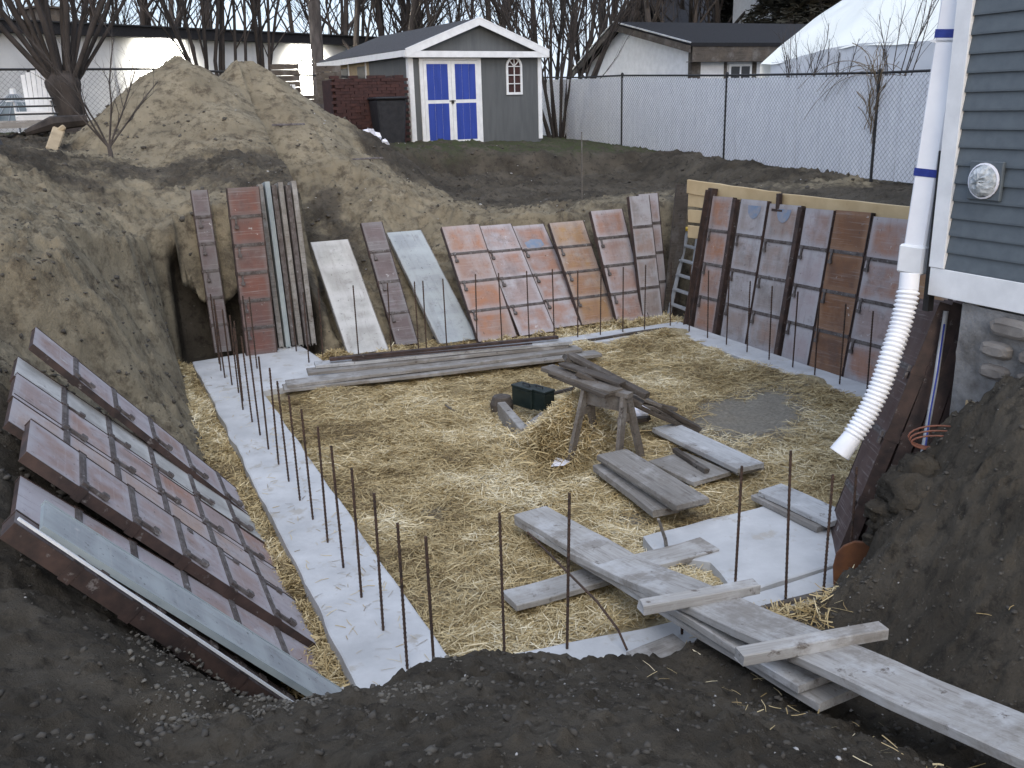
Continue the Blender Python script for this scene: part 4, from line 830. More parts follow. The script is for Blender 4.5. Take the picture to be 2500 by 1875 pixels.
# vent
vc = hz(2137, 390)
vt = empty('dryer_vent', (XW-.022, vc.y, vc.z), 'round wall vent wrapped in clear plastic on a grey block', 'vent')
mb = MB(); mb.b0(-.02, -.115, -.115, .004, .115, .115); mb.build('mounting_block', M['siding'], vt, bevel=.006)
rs = random.Random(9); mb = MB(); n_ = 22; vs = []; rings = 6
for j in range(rings+1):
    a = j/rings*math.pi/2
    for q in range(n_): th_ = 2*math.pi*q/n_; rr = .098*math.cos(a)*(1+rs.uniform(-.05, .07)); vs.append((-.02-.06*math.sin(a)*(1+rs.uniform(-.15, .15)), rr*math.cos(th_), rr*math.sin(th_)))
mb.add(vs, [(j*n_+q, (j+1)*n_+q, (j+1)*n_+(q+1) % n_, j*n_+(q+1) % n_) for j in range(rings) for q in range(n_)])
n = NB('crumpled_clear_plastic'); n.col(n.mix(n.noise(n.coord(), 18, 5, .7, .4, .6), (.55, .58, .60), (.26, .29, .31))).rough(.18).bump(n.noise(n.coord(), 30, 4), .8, .01); mb.build('plastic_wrap', n.m, vt)
mb = MB(); mb.lathe([(.098, 0), (.106, .004), (.106, .012), (.096, .016)], (-.02, 0, 0), 22, Matrix.Rotation(R(-90), 3, 'Y')); mb.build('rim', M['paper'], vt)
# downspout, loose from the wall at its foot
p_top = atx(2066, 0, 5.0); p_bot = atx(1978, 560, 5.0)
dvec = (p_bot-p_top).normalized(); p_up = p_top - dvec*2.2
ds = empty('downspout', p_bot, 'white rectangular downspout hanging loose from the house corner', 'downspout')
mb = MB(); a_, b_ = p_up-p_bot, Vector((0, 0, 0)); mb.bar(a_, b_, .15, .10, up=(-1, -.25, 0)); mb.build('pipe', M['white_vinyl'], ds, bevel=.012)
for zz in (.25, .42, .58): pass
for px_, py_ in ((2052, 72), (2003, 372)):
    c_ = atx(px_+5, py_, 5.0)-p_bot; t_ = (c_.z)/(a_.z); c_ = a_*t_; mb = MB(); mb.bar(c_-dvec*.025, c_+dvec*.025, .155, .105, up=(-1, -.25, 0)); mb.build('tape_band', M['blue_tape'], ds)
c_ = a_*((atx(2080, 72, 5.0)-p_bot).z/a_.z); mb = MB(); mb.bar(c_+dvec*.03, c_+dvec*.045, .16, .10, up=(-1, -.25, 0), shift=(.02, 0)); mb.build('strap', M['white'], ds)
mb = MB(); mb.bar(Vector((0, 0, .1)), Vector((0, 0, 0))+dvec*.09, .18, .14, up=(-1, -.25, 0)); mb.build('adapter', M['white'], ds, bevel=.012)
# corrugated hose
hp_ = [(1966, 590, 6.45), (1960, 640, 6.42), (1946, 700, 6.38), (1925, 765, 6.3), (1903, 830, 6.25), (1876, 888, 6.2), (1845, 938, 6.15), (1812, 982, 6.1)]
cp_ = [atd(a, b, c) for a, b, c in hp_]
def catmull(P, n):
    P = [P[0]*2-P[1]]+P+[P[-1]*2-P[-2]]; o = []
    for i in range(1, len(P)-2):
        for j in range(n):
            t = j/n; o.append(.5*((2*P[i])+(P[i+1]-P[i-1])*t+(2*P[i-1]-5*P[i]+4*P[i+1]-P[i+2])*t*t+(-P[i-1]+3*P[i]-3*P[i+1]+P[i+2])*t**3))
    return o+[P[-2]]
cc = catmull(cp_, 60); cum = [0]
for i in range(1, len(cc)): cum.append(cum[-1]+(cc[i]-cc[i-1]).length)
pts = []; rad = []; Lh = cum[-1]; s_ = 0; j = 0; step = .0062
while s_ < Lh:
    while cum[j+1] < s_ and j < len(cum)-2: j += 1
    p = cc[j].lerp(cc[j+1], (s_-cum[j])/max(1e-6, cum[j+1]-cum[j])); pts.append(p)
    r_ = .062+.009*math.sin(2*math.pi*s_/.030) if .10 < s_ < Lh-.14 else (.058 if s_ <= .1 else .060+.010*(s_-Lh+.14)/.14); rad.append(r_); s_ += step
mb = MB(); o_ = Vector(pts[0]); mb.tube([p-o_ for p in pts], rad, 18, cap=False); hs = mb.build('corrugated_hose', M['white_vinyl'], smooth=True); hs.location = o_; tag(hs, 'white corrugated drain hose hanging from the downspout into the pit', 'hose')
sm = hs.modifiers.new('thickness', 'SOLIDIFY'); sm.thickness = .003; sm.offset = -1
# cables and copper at the foundation corner
mb = MB(); mb.tube([atd(2044, 672, 6.55), atd(2030, 760, 6.5), atd(2020, 830, 6.4), atd(2000, 940, 6.3), atd(1988, 1015, 6.2)], .017, 8); tag(mb.build('grey_conduit', M['alu'], smooth=True), 'pale grey conduit hanging down the foundation corner', 'conduit')
mb = MB(); mb.tube([atd(2040, 700, 6.4), atd(2026, 800, 6.35), atd(2008, 900, 6.25), atd(1992, 1020, 6.15)], .006, 6); tag(mb.build('blue_cable', M['blue_tape'], smooth=True), 'thin blue cable beside the grey conduit', 'cable')
mb = MB(); c0 = atd(2030, 958, 5.95)
for k_ in range(3):
    P_ = [c0+Vector((.13*math.cos(t_)*(1+.1*k_)+.02*k_, -.10*math.cos(t_)+.02*k_, (.05+.012*k_)*math.sin(t_)+.012*k_)) for t_ in np.linspace(0, 6.0, 22)]; mb.tube(P_, .006, 6)
tag(mb.build('copper_coil', M['copper'], smooth=True), 'coil of thin copper tube by the foundation corner', 'coil')
# half buried orange brown sheet and big soil lumps
B = atd(1860, 1262, 5.55); mb = MB(); P_ = [(1800, 1262), (1799, 1225), (1806, 1196), (1822, 1180), (1846, 1170), (1868, 1172), (1888, 1186), (1896, 1212), (1880, 1240), (1862, 1270), (1840, 1300), (1806, 1310)]; W_ = [atd(a, b, 5.72) for a, b in P_]
c_ = sum(W_, Vector())/12; mb.prism([p-c_ for p in W_], (.03, .03, -.01)); o = mb.build('rusty_sheet', M['rust_ply'], bevel=.006); o.location = c_; tag(o, 'rust orange sheet poking from the dirt at the foot of the dark stack', 'sheet')
rs = random.Random(31)
def lump(c, r, label, seed):
    rg = random.Random(seed); me = bpy.data.meshes.new('soil_lump'); bm_ = MB(); n_ = 16; m_ = 10; vs = []
    sx_, sy_, sz_ = rg.uniform(.8, 1.3), rg.uniform(.8, 1.3), rg.uniform(.6, .9)
    for j in range(m_+1):
        ph = math.pi*j/m_
        for i in range(n_):
            th_ = 2*math.pi*i/n_; x, y, z = math.sin(ph)*math.cos(th_), math.sin(ph)*math.sin(th_), math.cos(ph)
            rr = r*(1+.75*float(fbm(np.array([x*1.6+seed*3+z]), np.array([y*1.6-z*1.3]), 4, seed)[0])+.30*float(fbm(np.array([x*4+seed*3+z]), np.array([y*4-z*3]), 3, seed)[0])); vs.append((x*rr*sx_, y*rr*sy_, z*rr*sz_))
    bm_.add(vs, [(j*n_+i, (j+1)*n_+i, (j+1)*n_+(i+1) % n_, j*n_+(i+1) % n_) for j in range(m_) for i in range(n_)]); o = bm_.build('soil_lump', M['soil'], smooth=True); o.location = c; tag(o, label, 'soil lump', 'big soil lumps on the edge by the dark stack')
for i, (px_, py_, d_, r_, l_) in enumerate(((1985, 1010, 5.75, .13, 'big lump of soil, uppermost on the crumbling edge'), (1945, 1052, 5.7, .15, 'big lump of soil, second down the crumbling edge'), (1975, 1075, 5.6, .17, 'broad lump of soil behind the crumbling edge'), (1925, 1098, 5.65, .12, 'big lump of soil, midway down the edge'), (1920, 1135, 5.6, .11, 'lump of soil low on the edge beside the dark stack'), (1955, 1120, 5.55, .12, 'lump of soil set back from the low edge'), (1902, 1162, 5.6, .09, 'lowest and smallest of the big soil lumps'))): lump(atd(px_, py_, d_), r_, l_, i+3)
# ------------------------------------------------------------------ slatted chain-link fence on the right
fp = [(10.98, 22.6), (13.81, 27.4), (13.33, 21.9), (13.2, 17.3), (12.85, 12.57), (12.7, 9.0), (12.5, 5.0)]
FN = empty('chain_link_fence', (13.2, 17, 1.7), 'tall black chain-link fence with white privacy slats', 'fence')
fpts = [Vector((13.81, 27.9, 0)), Vector((13.33, 21.93, 0)), Vector((13.21, 17.33, 0)), Vector((12.83, 12.57, 0)), Vector((12.6, 8.2, 0))]
fz0 = [2.07, 1.93, 1.76, 1.63, 1.58]; fz1 = [3.92, 3.76, 3.59, 3.46, 3.42]
F0 = Vector(FN.location)
for i, p in enumerate(fpts):
    mb = MB(); b = Vector((p.x, p.y, fz0[i]-.1))-F0; t = Vector((p.x, p.y, fz1[i]+.02))-F0; mb.tube([b, t], .032, 8); mb.lathe([(.04, -.03), (.042, .02), (.02, .05), (0, .055)], t, 8); mb.build('post', M['black'], FN)
slat = MB(); slat.box((0, 0, .87), (.008, .082, 1.74)); SM = slat.mesh('slat', M['white_vinyl']); wires = MB(); ns = 0
for i in range(len(fpts)-1):
    a, b = fpts[i], fpts[i+1]; A3 = Vector((a.x, a.y, fz1[i]))-F0; B3 = Vector((b.x, b.y, fz1[i+1]))-F0
    sag = .03 if i == 0 else 0
    mb = MB(); mb.tube([A3, (A3+B3)/2-Vector((0, 0, sag)), B3], .022, 8); mb.build('top_rail', M['black'], FN)
    L_ = (b-a).length; n_ = int(L_/.088); di = (b-a).normalized(); yaw_ = math.atan2(di.y, di.x)-math.pi/2
    for k_ in range(n_):
        t = (k_+.5)/n_; p = a.lerp(b, t); z0 = fz0[i]+(fz0[i+1]-fz0[i])*t
        o = bpy.data.objects.new('slat', SM); C.objects.link(o); o.parent = FN; o.location = Vector((p.x, p.y, z0+.03+random.uniform(-.006, .006)))-F0; o.rotation_euler = (0, 0, yaw_+random.uniform(-.12, .12)); o.scale = (1, 1, 1+random.uniform(-.004, .004)); ns += 1
    # diamond wires, on the near side
    off = Vector((-.012, 0, 0)); hgt = 1.80; pitch = .10; nw = int((L_+hgt)/pitch)
    for s_ in (1, -1):
        for k_ in range(-int(hgt/pitch)-1, int(L_/pitch)+1):
            u0 = k_*pitch; u1 = u0+hgt; lo_, hi_ = 0., 1.
            if s_ < 0: pass
            # param from (u0,z0) to (u1,z1), clipped to 0..L
            ta = max(0, (0-u0)/hgt); tb = min(1, (L_-u0)/hgt)
            if tb-ta < .02: continue
            def pt(t):
                uu = u0+hgt*t; f_ = uu/L_; zb = fz0[i]+(fz0[i+1]-fz0[i])*f_; zt = fz1[i]+(fz1[i+1]-fz1[i])*f_+.02; zz = zb+(zt-zb)*(t if s_ > 0 else 1-t); q = a.lerp(b, f_); return Vector((q.x, q.y, zz))-F0+off*(1.0 if s_ > 0 else .7)
            q0, q1 = pt(ta), pt(tb); w_ = Vector((0, .0012, .0012)); 
            wires.add([q0-w_, q0+w_, q1+w_, q1-w_, q0+Vector((-.004, 0, 0)), q1+Vector((-.004, 0, 0))], [(0, 3, 5, 4), (4, 5, 2, 1), (0, 1, 2, 3)])
wo = wires.build('wire_mesh', M['black'], FN); tag(wo, kind='stuff')
# back fence with plain mesh at the left
BF = empty('back_fence', (0, 24.5, 2.7), 'see-through black chain-link fence in front of the white building', 'fence'); B0 = Vector(BF.location)
bp = [atd(-140, 150, 24.5), atd(60, 150, 24.6), atd(330, 149, 24.8), atd(560, 158, 25.2), atd(760, 166, 25.6)]
for p in bp:
    mb = MB(); mb.tube([Vector((p.x, p.y, 2.5))-B0, p-B0], .03, 7); mb.build('post', M['black'], BF)
mb = MB(); mb.tube([p-B0 for p in bp], .028, 7); mb.build('top_rail', M['black'], BF)
wires = MB()
for i in range(len(bp)-1):
    a, b = bp[i].copy(), bp[i+1].copy(); L_ = (b-a).length; di = (b-a)/L_
    for s_ in (1, -1):
        for k_ in range(-12, int(L_/.12)+1):
            u0 = k_*.12; ta = max(0, -u0/1.4); tb = min(1, (L_-u0)/1.4)
            if tb-ta < .03: continue
            def pt(t): uu = u0+1.4*t; return a+di*uu-Vector((0, 0, 1.4*(1-t) if s_ > 0 else 1.4*t))-B0
            q0, q1 = pt(ta), pt(tb); wires.add([q0, q0+Vector((0, 0, .006)), q1+Vector((0, 0, .006)), q1], [(0, 1, 2, 3)])
tag(wires.build('wire_mesh', M['black'], BF), kind='stuff')

# ------------------------------------------------------------------ shed
FLt = aty(892, 303, 21.35); FRt = aty(1170, 300, 21.75)
xd = (FRt-FLt); xd.z = 0; SW_ = xd.length; xd.normalize(); yd = Vector((-xd.y, xd.x, 0)); SD = 5.6
Ms = Matrix((xd, yd, Vector((0, 0, 1)))).transposed().to_4x4(); Ms.translation = Vector((FLt.x, FLt.y, 2.26))
shed = empty('garden_shed', M=Ms, label='grey gabled garden shed with blue double doors and white trim', cat='shed')
WH = 2.10; RH = .66
def sb(name, mat, *bx, bevel=0):
    mb = MB()
    for b in bx: mb.b0(*b)
    return mb.build(name, M[mat], shed, bevel=bevel)
sb('front_wall', 'siding' if False else 't111', (0, .0, -.1, SW_, .06, WH)); sb('right_wall', 't111', (SW_-.06, .063, -.1, SW_, SD, WH)); sb('rear_wall', 't111', (.063, SD-.06, -.1, SW_-.063, SD, WH))
# grooves of the front sheet
sb('left_wall', 't111', (0, .063, -.1, .06, SD*.42, WH-.0)); sb('left_wall_sheet', 'plywood', (.01, SD*.42+.003, 1.2, .05, SD, WH)); sb('left_wall_lower', 't111', (.0, SD*.42+.003, -.1, .06, SD, 1.197))
for y0, y1, nm in ((SD*.47, SD*.56, 'window_opening'), (SD*.68, SD*.88, 'window_opening')): sb(nm, 'black', (-.006, y0, 1.28, .008, y1, WH-.22))
for y0 in (SD*.45, SD*.66, SD*.90): sb('window_trim', 'white', (-.02, y0, 1.15, .006, y0+.05, WH-.1))
sb('window_sill', 'white', (-.18, SD*.72, 1.22, .0, SD*.86, 1.28))
gp = [(0-.0, WH), (SW_, WH), (SW_/2, WH+RH)]
mb = MB(); mb.prism([(x, .0, z) for x, z in gp], (0, .05, 0)); mb.build('gable', M['t111'], shed)
mb = MB(); mb.prism([(x, SD-.05, z) for x, z in gp], (0, .05, 0)); mb.build('gable', M['t111'], shed)
ov = .14
for s_ in (0, 1):
    def mxp(x): return x if s_ == 0 else SW_-x
    sl = RH/(SW_/2)
    A_ = (mxp(-ov), -.17, WH-ov*sl+.02); B_ = (mxp(SW_/2), -.17, WH+RH+.02)
    mb = MB(); q = [A_, B_, (B_[0], -.17, B_[2]+.05), (A_[0], -.17, A_[2]+.05)]; mb.prism(q if s_ == 0 else q[::-1], (0, SD+.3, 0)); mb.build('roof_slope', M['roof'], shed)
    mb = MB(); q = [(A_[0], -.195, A_[2]-.12), (B_[0], -.195, B_[2]-.12), (B_[0], -.195, B_[2]+.03), (A_[0], -.195, A_[2]+.03)]; mb.prism(q if s_ == 0 else q[::-1], (0, .023, 0)); mb.build('rake_board', M['white'], shed)
    mb = MB(); q = [(A_[0], -.2, A_[2]+.032), (B_[0], -.2, B_[2]+.032), (B_[0], -.2, B_[2]+.062), (A_[0], -.2, A_[2]+.062)]; mb.prism(q if s_ == 0 else q[::-1], (0, .05, 0)); mb.build('drip_edge', M['white'], shed)
    x0 = mxp(-ov-.02); mb = MB(); mb.b0(min(x0, mxp(-ov)), -.17, WH-.14, max(x0, mxp(-ov)), SD+.1, WH+.0); mb.build('fascia', M['white'], shed)
sb('gable_trim', 'white', (-.14, -.19, WH-.16, SW_+.14, -.03, WH-.02), bevel=.003)
sb('corner_trim', 'white', (-.02, -.025, -.05, .10, .0, WH-.16)); sb('corner_trim', 'white', (-.025, .0, -.05, -.002, .10, WH-.16)); sb('corner_trim', 'white', (SW_-.09, -.025, .0, SW_+.02, .0, WH-.16))
dx0, dx1 = .345, 1.80; dz0, dz1 = -.02, WH-.17; md = (dx0+dx1)/2
sb('door_frame', 'white', (dx0-.09, -.035, dz0, dx0, -.002, dz1)); sb('door_frame', 'white', (dx1, -.035, dz0, dx1+.09, -.002, dz1)); sb('door_frame', 'white', (dx0, -.035, dz1-.05, dx1, -.002, dz1))
for s_ in (0, 1):
    a, b = (dx0+.004, md-.004) if s_ == 0 else (md+.004, dx1-.004)
    d = sb('door', 'white', (a, -.045, dz0+.01, b, -.005, dz1-.056))
    zm = (dz0+dz1)/2
    for z0, z1 in ((dz0+.09, zm-.04), (zm+.04, dz1-.13)):
        x0, x1 = a+(.075 if s_ == 0 else .09), b-(.09 if s_ == 0 else .075)
        nb_ = 3
        for k_ in range(nb_):
            mb = MB(); w_ = (x1-x0)/nb_; mb.b0(x0+k_*w_+.002, -.049, z0, x0+(k_+1)*w_-.002, -.0455, z1); o = mb.build('door_panel', M['blue_door'], d)
sb('padlock', 'black', (md-.03, -.075, (dz0+dz1)/2-.05, md+.03, -.047, (dz0+dz1)/2+.03), (md-.08, -.055, (dz0+dz1)/2+.0, md+.08, -.0465, (dz0+dz1)/2+.02))
# arched window
wx, wz0, ww, wh = 2.60, 1.08, .46, .66; r_ = ww/2; cx_ = wx+r_; cz_ = wz0+wh
def arch(r, y, z0, n_=14, inset=0): return [(cx_-r, y, z0), (cx_+r, y, z0)]+[(cx_+r*math.cos(math.pi*i/n_), y, cz_+r*math.sin(math.pi*i/n_)) for i in range(n_+1)]
win = None; mb = MB(); n_ = 14; o1, i1 = arch(r_, -.03, wz0), arch(r_-.055, -.03, wz0+.055); k = len(o1); vs = o1+i1+[(x, -.002, z) for x, y, z in o1]+[(x, -.002, z) for x, y, z in i1]
mb.add(vs, [(i, (i+1) % k, k+(i+1) % k, k+i) for i in range(k)]+[(i, 2*k+i, 2*k+(i+1) % k, (i+1) % k) for i in range(k)]+[(k+i, k+(i+1) % k, 3*k+(i+1) % k, 3*k+i) for i in range(k)]); win = mb.build('window', M['white'], shed)
mb = MB(); P_ = arch(r_-.05, -.006, wz0+.05); mb.add(P_, [tuple(range(len(P_)))]); mb.build('pane', M['rust_ply'] if False else M['brick'], win)
bars_ = [((cx_, wz0+.05), (cx_, cz_+r_-.05)), ((wx+.05, cz_), (wx+ww-.05, cz_))]+[((wx+.05, wz0+.055+(wh-.055)*q/3), (wx+ww-.05, wz0+.055+(wh-.055)*q/3)) for q in (1, 2)]+[((cx_, cz_), (cx_+(r_-.05)*math.cos(a), cz_+(r_-.05)*math.sin(a))) for a in (R(45), R(135))]
for a, b in bars_: mb = MB(); mb.bar((a[0], -.02, a[1]), (b[0], -.02, b[1]), .02, .02, up=(0, 1, 0)); mb.build('glazing_bar', M['white'], win)

# brick stack beside the shed
BK = Vector((5.55, 21.2, gz(5.6, 21.2))); bz0 = 2.30; bs = empty('brick_stack', (5.3, 21.0, bz0), 'tall stack of dark red bricks left of the shed', 'brick stack')
mb = MB(); mb.b0(0, 0, 0, .205, .095, .062); BM = mb.mesh('brick', M['brick']); brs = random.Random(2)
nbx, nbz = 8, 23
for iz in range(nbz):
    for ix in range(nbx):
        if iz >= nbz-1 and brs.random() < .3: continue
        for dep in ((0,) if True else (0, 1)):
            o = bpy.data.objects.new('brick', BM); C.objects.link(o); o.parent = bs; o.location = (ix*.212+(.1 if iz % 2 else 0)+brs.uniform(-.006, .006), brs.uniform(-.012, .012), iz*.066); o.rotation_euler = (0, 0, brs.uniform(-.03, .03))
for iz in range(nbz):
    for iy in range(1, 5):
        o = bpy.data.objects.new('brick', BM); C.objects.link(o); o.parent = bs; o.location = ((nbx-1)*.212+.2+(.0 if iz % 2 else -.1), iy*.212, iz*.066); o.rotation_euler = (0, 0, math.pi/2)
mb = MB(); mb.b0(.05, .1, 0, (nbx-1)*.212+.05, 1.0, nbz*.066-.08); tag(mb.build('brick_core', M['brick'], bs), kind='stuff')
# black wheeled bin
bn = atd(842, 303, 21.6); WB = empty('wheelie_bin', (bn.x, bn.y, 2.30), 'black rubbish bin standing between the bricks and the shed', 'bin')
mb = MB(); vs = [(-.27, -.27, 0), (.27, -.27, 0), (.27, .27, 0), (-.27, .27, 0), (-.34, -.34, .98), (.34, -.34, .98), (.34, .34, .98), (-.34, .34, .98)]; mb.add(vs, [(3, 2, 1, 0), (4, 5, 6, 7), (0, 1, 5, 4), (1, 2, 6, 5), (2, 3, 7, 6), (3, 0, 4, 7)]); mb.build('body', M['black_plastic'], WB, bevel=.03)
mb = MB(); mb.b0(-.36, -.38, .983, .36, .36, 1.04); mb.build('lid', M['black_plastic'], WB, bevel=.02)
mb = MB(); mb.tube([(-.3, .40, 1.0), (.3, .40, 1.0)], .025, 8); mb.build('handle', M['black_plastic'], WB)
for s_ in (-1, 1): mb = MB(); mb.tube([(s_*.30, .24, .10), (s_*.35, .24, .10)], .10, 12); mb.build('wheel', M['black'], WB)
# white bag litter before the bin
for i, (px_, py_, r_, l_) in enumerate(((797, 303, .17, 'white and pinkish torn bag with a raised end in front of the bricks'), (812, 301, .15, 'torn white bag lying against the larger one by the bin'), (832, 306, .09, 'small white crumpled scrap right of the torn bags'))):
    q = atd(px_, py_, 20.6); crumple(Vector((q.x, q.y, gz(q.x, q.y))), r_, 'paper', 'torn_bag', l_, 'litter', 11+i, 1.0)
# dark timber screens behind the heap
def slab_screen(pxs, pys, dist, label, name='timber_screen'):
    a, b = atd(pxs[0], pys[1], dist), atd(pxs[1], pys[1], dist); t = atd(pxs[0], pys[0], dist); base = min(a.z, b.z)
    e = empty(name, a, label, 'screen', 'dark timber screens behind the sand heap'); d = (b-a); L_ = d.length; n_ = 6; h = (t.z-a.z)/n_
    for q in range(n_): mb = MB(); mb.bar(Vector((0, 0, h*(q+.5))), d+Vector((0, 0, h*(q+.5)-d.z)), .03, h-.012); mb.build('board', M['wood_dark'], e)
    return e
s1_ = slab_screen((590, 652), (138, 215), 24.0, 'dark timber screen with a small bright window, left of the floodlit gap')
slab_screen((688, 742), (142, 225), 24.0, 'dark timber screen right of the floodlit gap'); slab_screen((650, 690), (206, 260), 24.02, 'low dark timber screen filling the gap below the floodlight')
a = atd(624, 195, 23.9)-Vector(s1_.location); mb = MB(); mb.box(a, (.32, .03, .26)); mb.build('window', M['white'], s1_)
for q in (-.07, .07):
    mb = MB(); mb.box(a+Vector((q, -.02, 0)), (.018, .012, .24)); mb.build('window_bar', M['black'], s1_)
for i in range(3):
    q = atd(672+i*28, 262, 22.8); mb = MB(); mb.bar(Vector((q.x, q.y, 2.3)), Vector((q.x, q.y, 3.0)), .14, .05, up=(0, 1, 0)); tag(mb.build('timber_post', M['wood_grey']), ['grey timber post beside the heap, left of three', 'grey timber post beside the heap, middle of three', 'grey timber post beside the heap, nearest the bricks'][i], 'post', 'grey timber posts by the heap')

# ------------------------------------------------------------------ long white building with floodlights
zr = 6.3; wa, wb_ = atz(0, 42, zr), atz(880, 84, zr); wa = wa-(wb_-wa)*.3; wb_ = wb_+(wb_-wa)*.03; wa.z = zr; wb_.z = zr-.0
WBd = empty('white_building', (wa.x, wa.y, 2.5), 'long low white building with a dark roof edge behind the yard', 'building'); W0 = Vector(WBd.location)
dW = (wb_-wa); LW = dW.length; dWn = dW.normalized(); nW = Vector((-dWn.y, dWn.x, 0))
def wall_seg(name, mat, u0, u1, z0, z1, d0, d1):
    mb = MB(); P_ = [wa+dWn*u0+nW*d0, wa+dWn*u1+nW*d0, wa+dWn*u1+nW*d1, wa+dWn*u0+nW*d1]; mb.prism([Vector((p.x, p.y, z0))-W0 for p in P_], (0, 0, z1-z0)); return mb.build(name, M[mat], WBd)
wall_seg('wall', 'old_white', 0, LW, 2.2, zr-.42, 0, 9); wall_seg('roof', 'roof_dark', -.3, LW+.2, zr-.417, zr-.05, -.35, 9.3); wall_seg('roof_edge', 'black', -.35, LW+.25, zr-.048, zr, -.42, 9.4)
for q in range(0, int(LW), 3): wall_seg('pilaster', 'old_white', q+.5, q+.62, 2.2, zr-.42, -.03, -.002)
u_ = (atd(262, 60, 35)-wa).dot(dWn); wall_seg('roof_unit', 'wood_dark', u_-.5, u_+.5, zr+.003, zr+.55, 1.0, 2.2)
wall_seg('roof_unit', 'wood_dark', u_-.62, u_+.62, zr+.553, zr+.62, .9, 2.3)
for px_, py_ in ((345, 105), (662, 122)):
    d = ray(px_, py_); o = _o(); t_ = (wa-o).dot(nW)/d.dot(nW); hp = o+d*t_; fl = hp-nW*.16
    e = empty('floodlight', fl, 'lit floodlight on the white building, ' + ('left one above the sand heap' if px_ < 500 else 'right one over the dark timber screens'), 'floodlight', 'floodlights on the white building')
    mb = MB(); mb.box((0, 0, 0), (.70, .12, .52), Matrix.Rotation(math.atan2(dWn.y, dWn.x), 3, 'Z')); mb.build('housing', M['black'], e, bevel=.01)
    mb = MB(); mb.box(-nW*.065, (.80, .012, .62), Matrix.Rotation(math.atan2(dWn.y, dWn.x), 3, 'Z')); mb.build('lens', M['flood'], e)
    mb = MB(); mb.bar(nW*.05, nW*.16, .05, .05); mb.build('arm', M['black'], e)
    l = bpy.data.lights.new('flood_lamp', 'SPOT'); l.energy = 1300; l.color = (1, .93, .78); l.spot_size = R(150); l.spot_blend = .8; l.shadow_soft_size = .12
    lo = bpy.data.objects.new('flood_lamp', l); C.objects.link(lo); lo.parent = e; lo.location = -nW*.45+Vector((0, 0, -.1)); lo.rotation_euler = (nW+Vector((0, 0, -.35))).to_track_quat('-Z', 'Y').to_euler()

# ------------------------------------------------------------------ white gabled garage
gc = Vector((16.0, 22.6, 1.9)); GWd = 6.1; GL = 7.5; eh = 2.62; pk_ = 3.35
gar = empty('garage', gc, 'white gabled garage with dark brown trim behind the fence', 'garage')
def gb(name, mat, *bx, par=None):
    mb = MB()
    for b in bx: mb.b0(*b)
    return mb.build(name, M[mat], par or gar)
gb('side_wall', 'white', (0, 0, 0, GL, .15, eh)); mb = MB(); mb.prism([(0, .153, 0), (0, GWd, 0), (0, GWd, eh-.35), (0, GWd*.62, pk_), (0, .153, eh)][::-1], (.15, 0, 0)); mb.build('gable_wall', M['white'], gar)
gb('corner_post', 'wood_dark', (-.02, -.03, 0, .28, -.003, eh), (-.03, -.0, 0, -.003, .14, eh)); gb('wall_post', 'wood_dark', (1.10, -.02, 0, 1.2, -.003, eh))
gb('eave_board', 'wood_dark', (-.2, -.3, eh-.42, GL, -.27, eh+.02), (-.2, -.268, eh-.42, GL, -.004, eh-.40))
for (y0, z0, y1, z1) in ((-.32, eh-.02, GWd*.62, pk_+.13), (GWd*.62, pk_+.13, GWd+.4, eh-.45)):
    mb = MB(); mb.prism([(-.28, y0, z0), (-.28, y1, z1), (-.28, y1, z1+.10), (-.28, y0, z0+.10)][::-1], (GL+.5, 0, 0)); mb.build('roof_slope', M['roof_dark'], gar)
    mb = MB(); mb.prism([(-.31, y0, z0-.16), (-.31, y1, z1-.16), (-.31, y1, z1+.02), (-.31, y0, z0+.02)][::-1], (.027, 0, 0)); mb.build('rake_board', M['wood_dark'], gar)
    mb = MB(); mb.prism([(-.32, y0, z0+.085), (-.32, y1, z1+.085), (-.32, y1, z1+.12), (-.32, y0, z0+.12)][::-1], (.06, 0, 0)); mb.build('drip_edge', M['alu'], gar)
wn_ = gb('window', 'white', (1.25, -.05, 1.50, 2.05, -.003, 2.15)); gb('pane', 'glass', (1.32, -.056, 1.57, 1.62, -.052, 2.08), par=wn_); gb('pane', 'glass', (1.68, -.056, 1.57, 1.98, -.052, 2.08), par=wn_)
gb('trim', 'wood_dark', (2.10, -.02, 0, 2.25, -.003, eh-.42))

# ------------------------------------------------------------------ the big wrapped shape
TX = 15.0
def tp(px, py, x): return atx(px, py, x)
wrap = empty('wrapped_boat_shape', (TX, 18.5, 1.7), 'huge shape under white plastic sheeting behind the fence', 'wrapped structure'); T0 = Vector(wrap.location)
Yl = 18.55; ysA = np.linspace(Yl, 7.0, 60)
def fold_z(y): return 3.95+.035*(Yl-y)+.07*np.sin(y*1.3)
def top_prof(y): return np.interp(Yl-y, [0, .5, 1.6, 2.2, 2.35, 4.5, 14], [6.1, 6.35, 6.6, 6.9, 7.1, 7.7, 8.8])
U = np.linspace(0, 1, 30); YY, UU = np.meshgrid(ysA, U)
ZL = 1.6+(fold_z(YY)-1.6)*UU; XL = TX+.06*fbm(YY*1.2, UU*3, 4, 301)+.03*fbm(YY*5+UU*6, UU*2, 3, 302)+.12*UU; YL_ = YY-.35*UU*np.clip(1-(Yl-YY)/1.5, 0, 1)
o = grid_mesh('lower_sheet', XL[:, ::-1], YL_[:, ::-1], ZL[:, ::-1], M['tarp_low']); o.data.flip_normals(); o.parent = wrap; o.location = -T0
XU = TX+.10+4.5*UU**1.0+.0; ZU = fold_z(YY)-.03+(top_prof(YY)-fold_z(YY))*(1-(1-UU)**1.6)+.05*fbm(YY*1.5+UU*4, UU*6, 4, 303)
YU = YY-.5*UU*np.clip(1-(Yl-YY)/1.5, 0, 1)
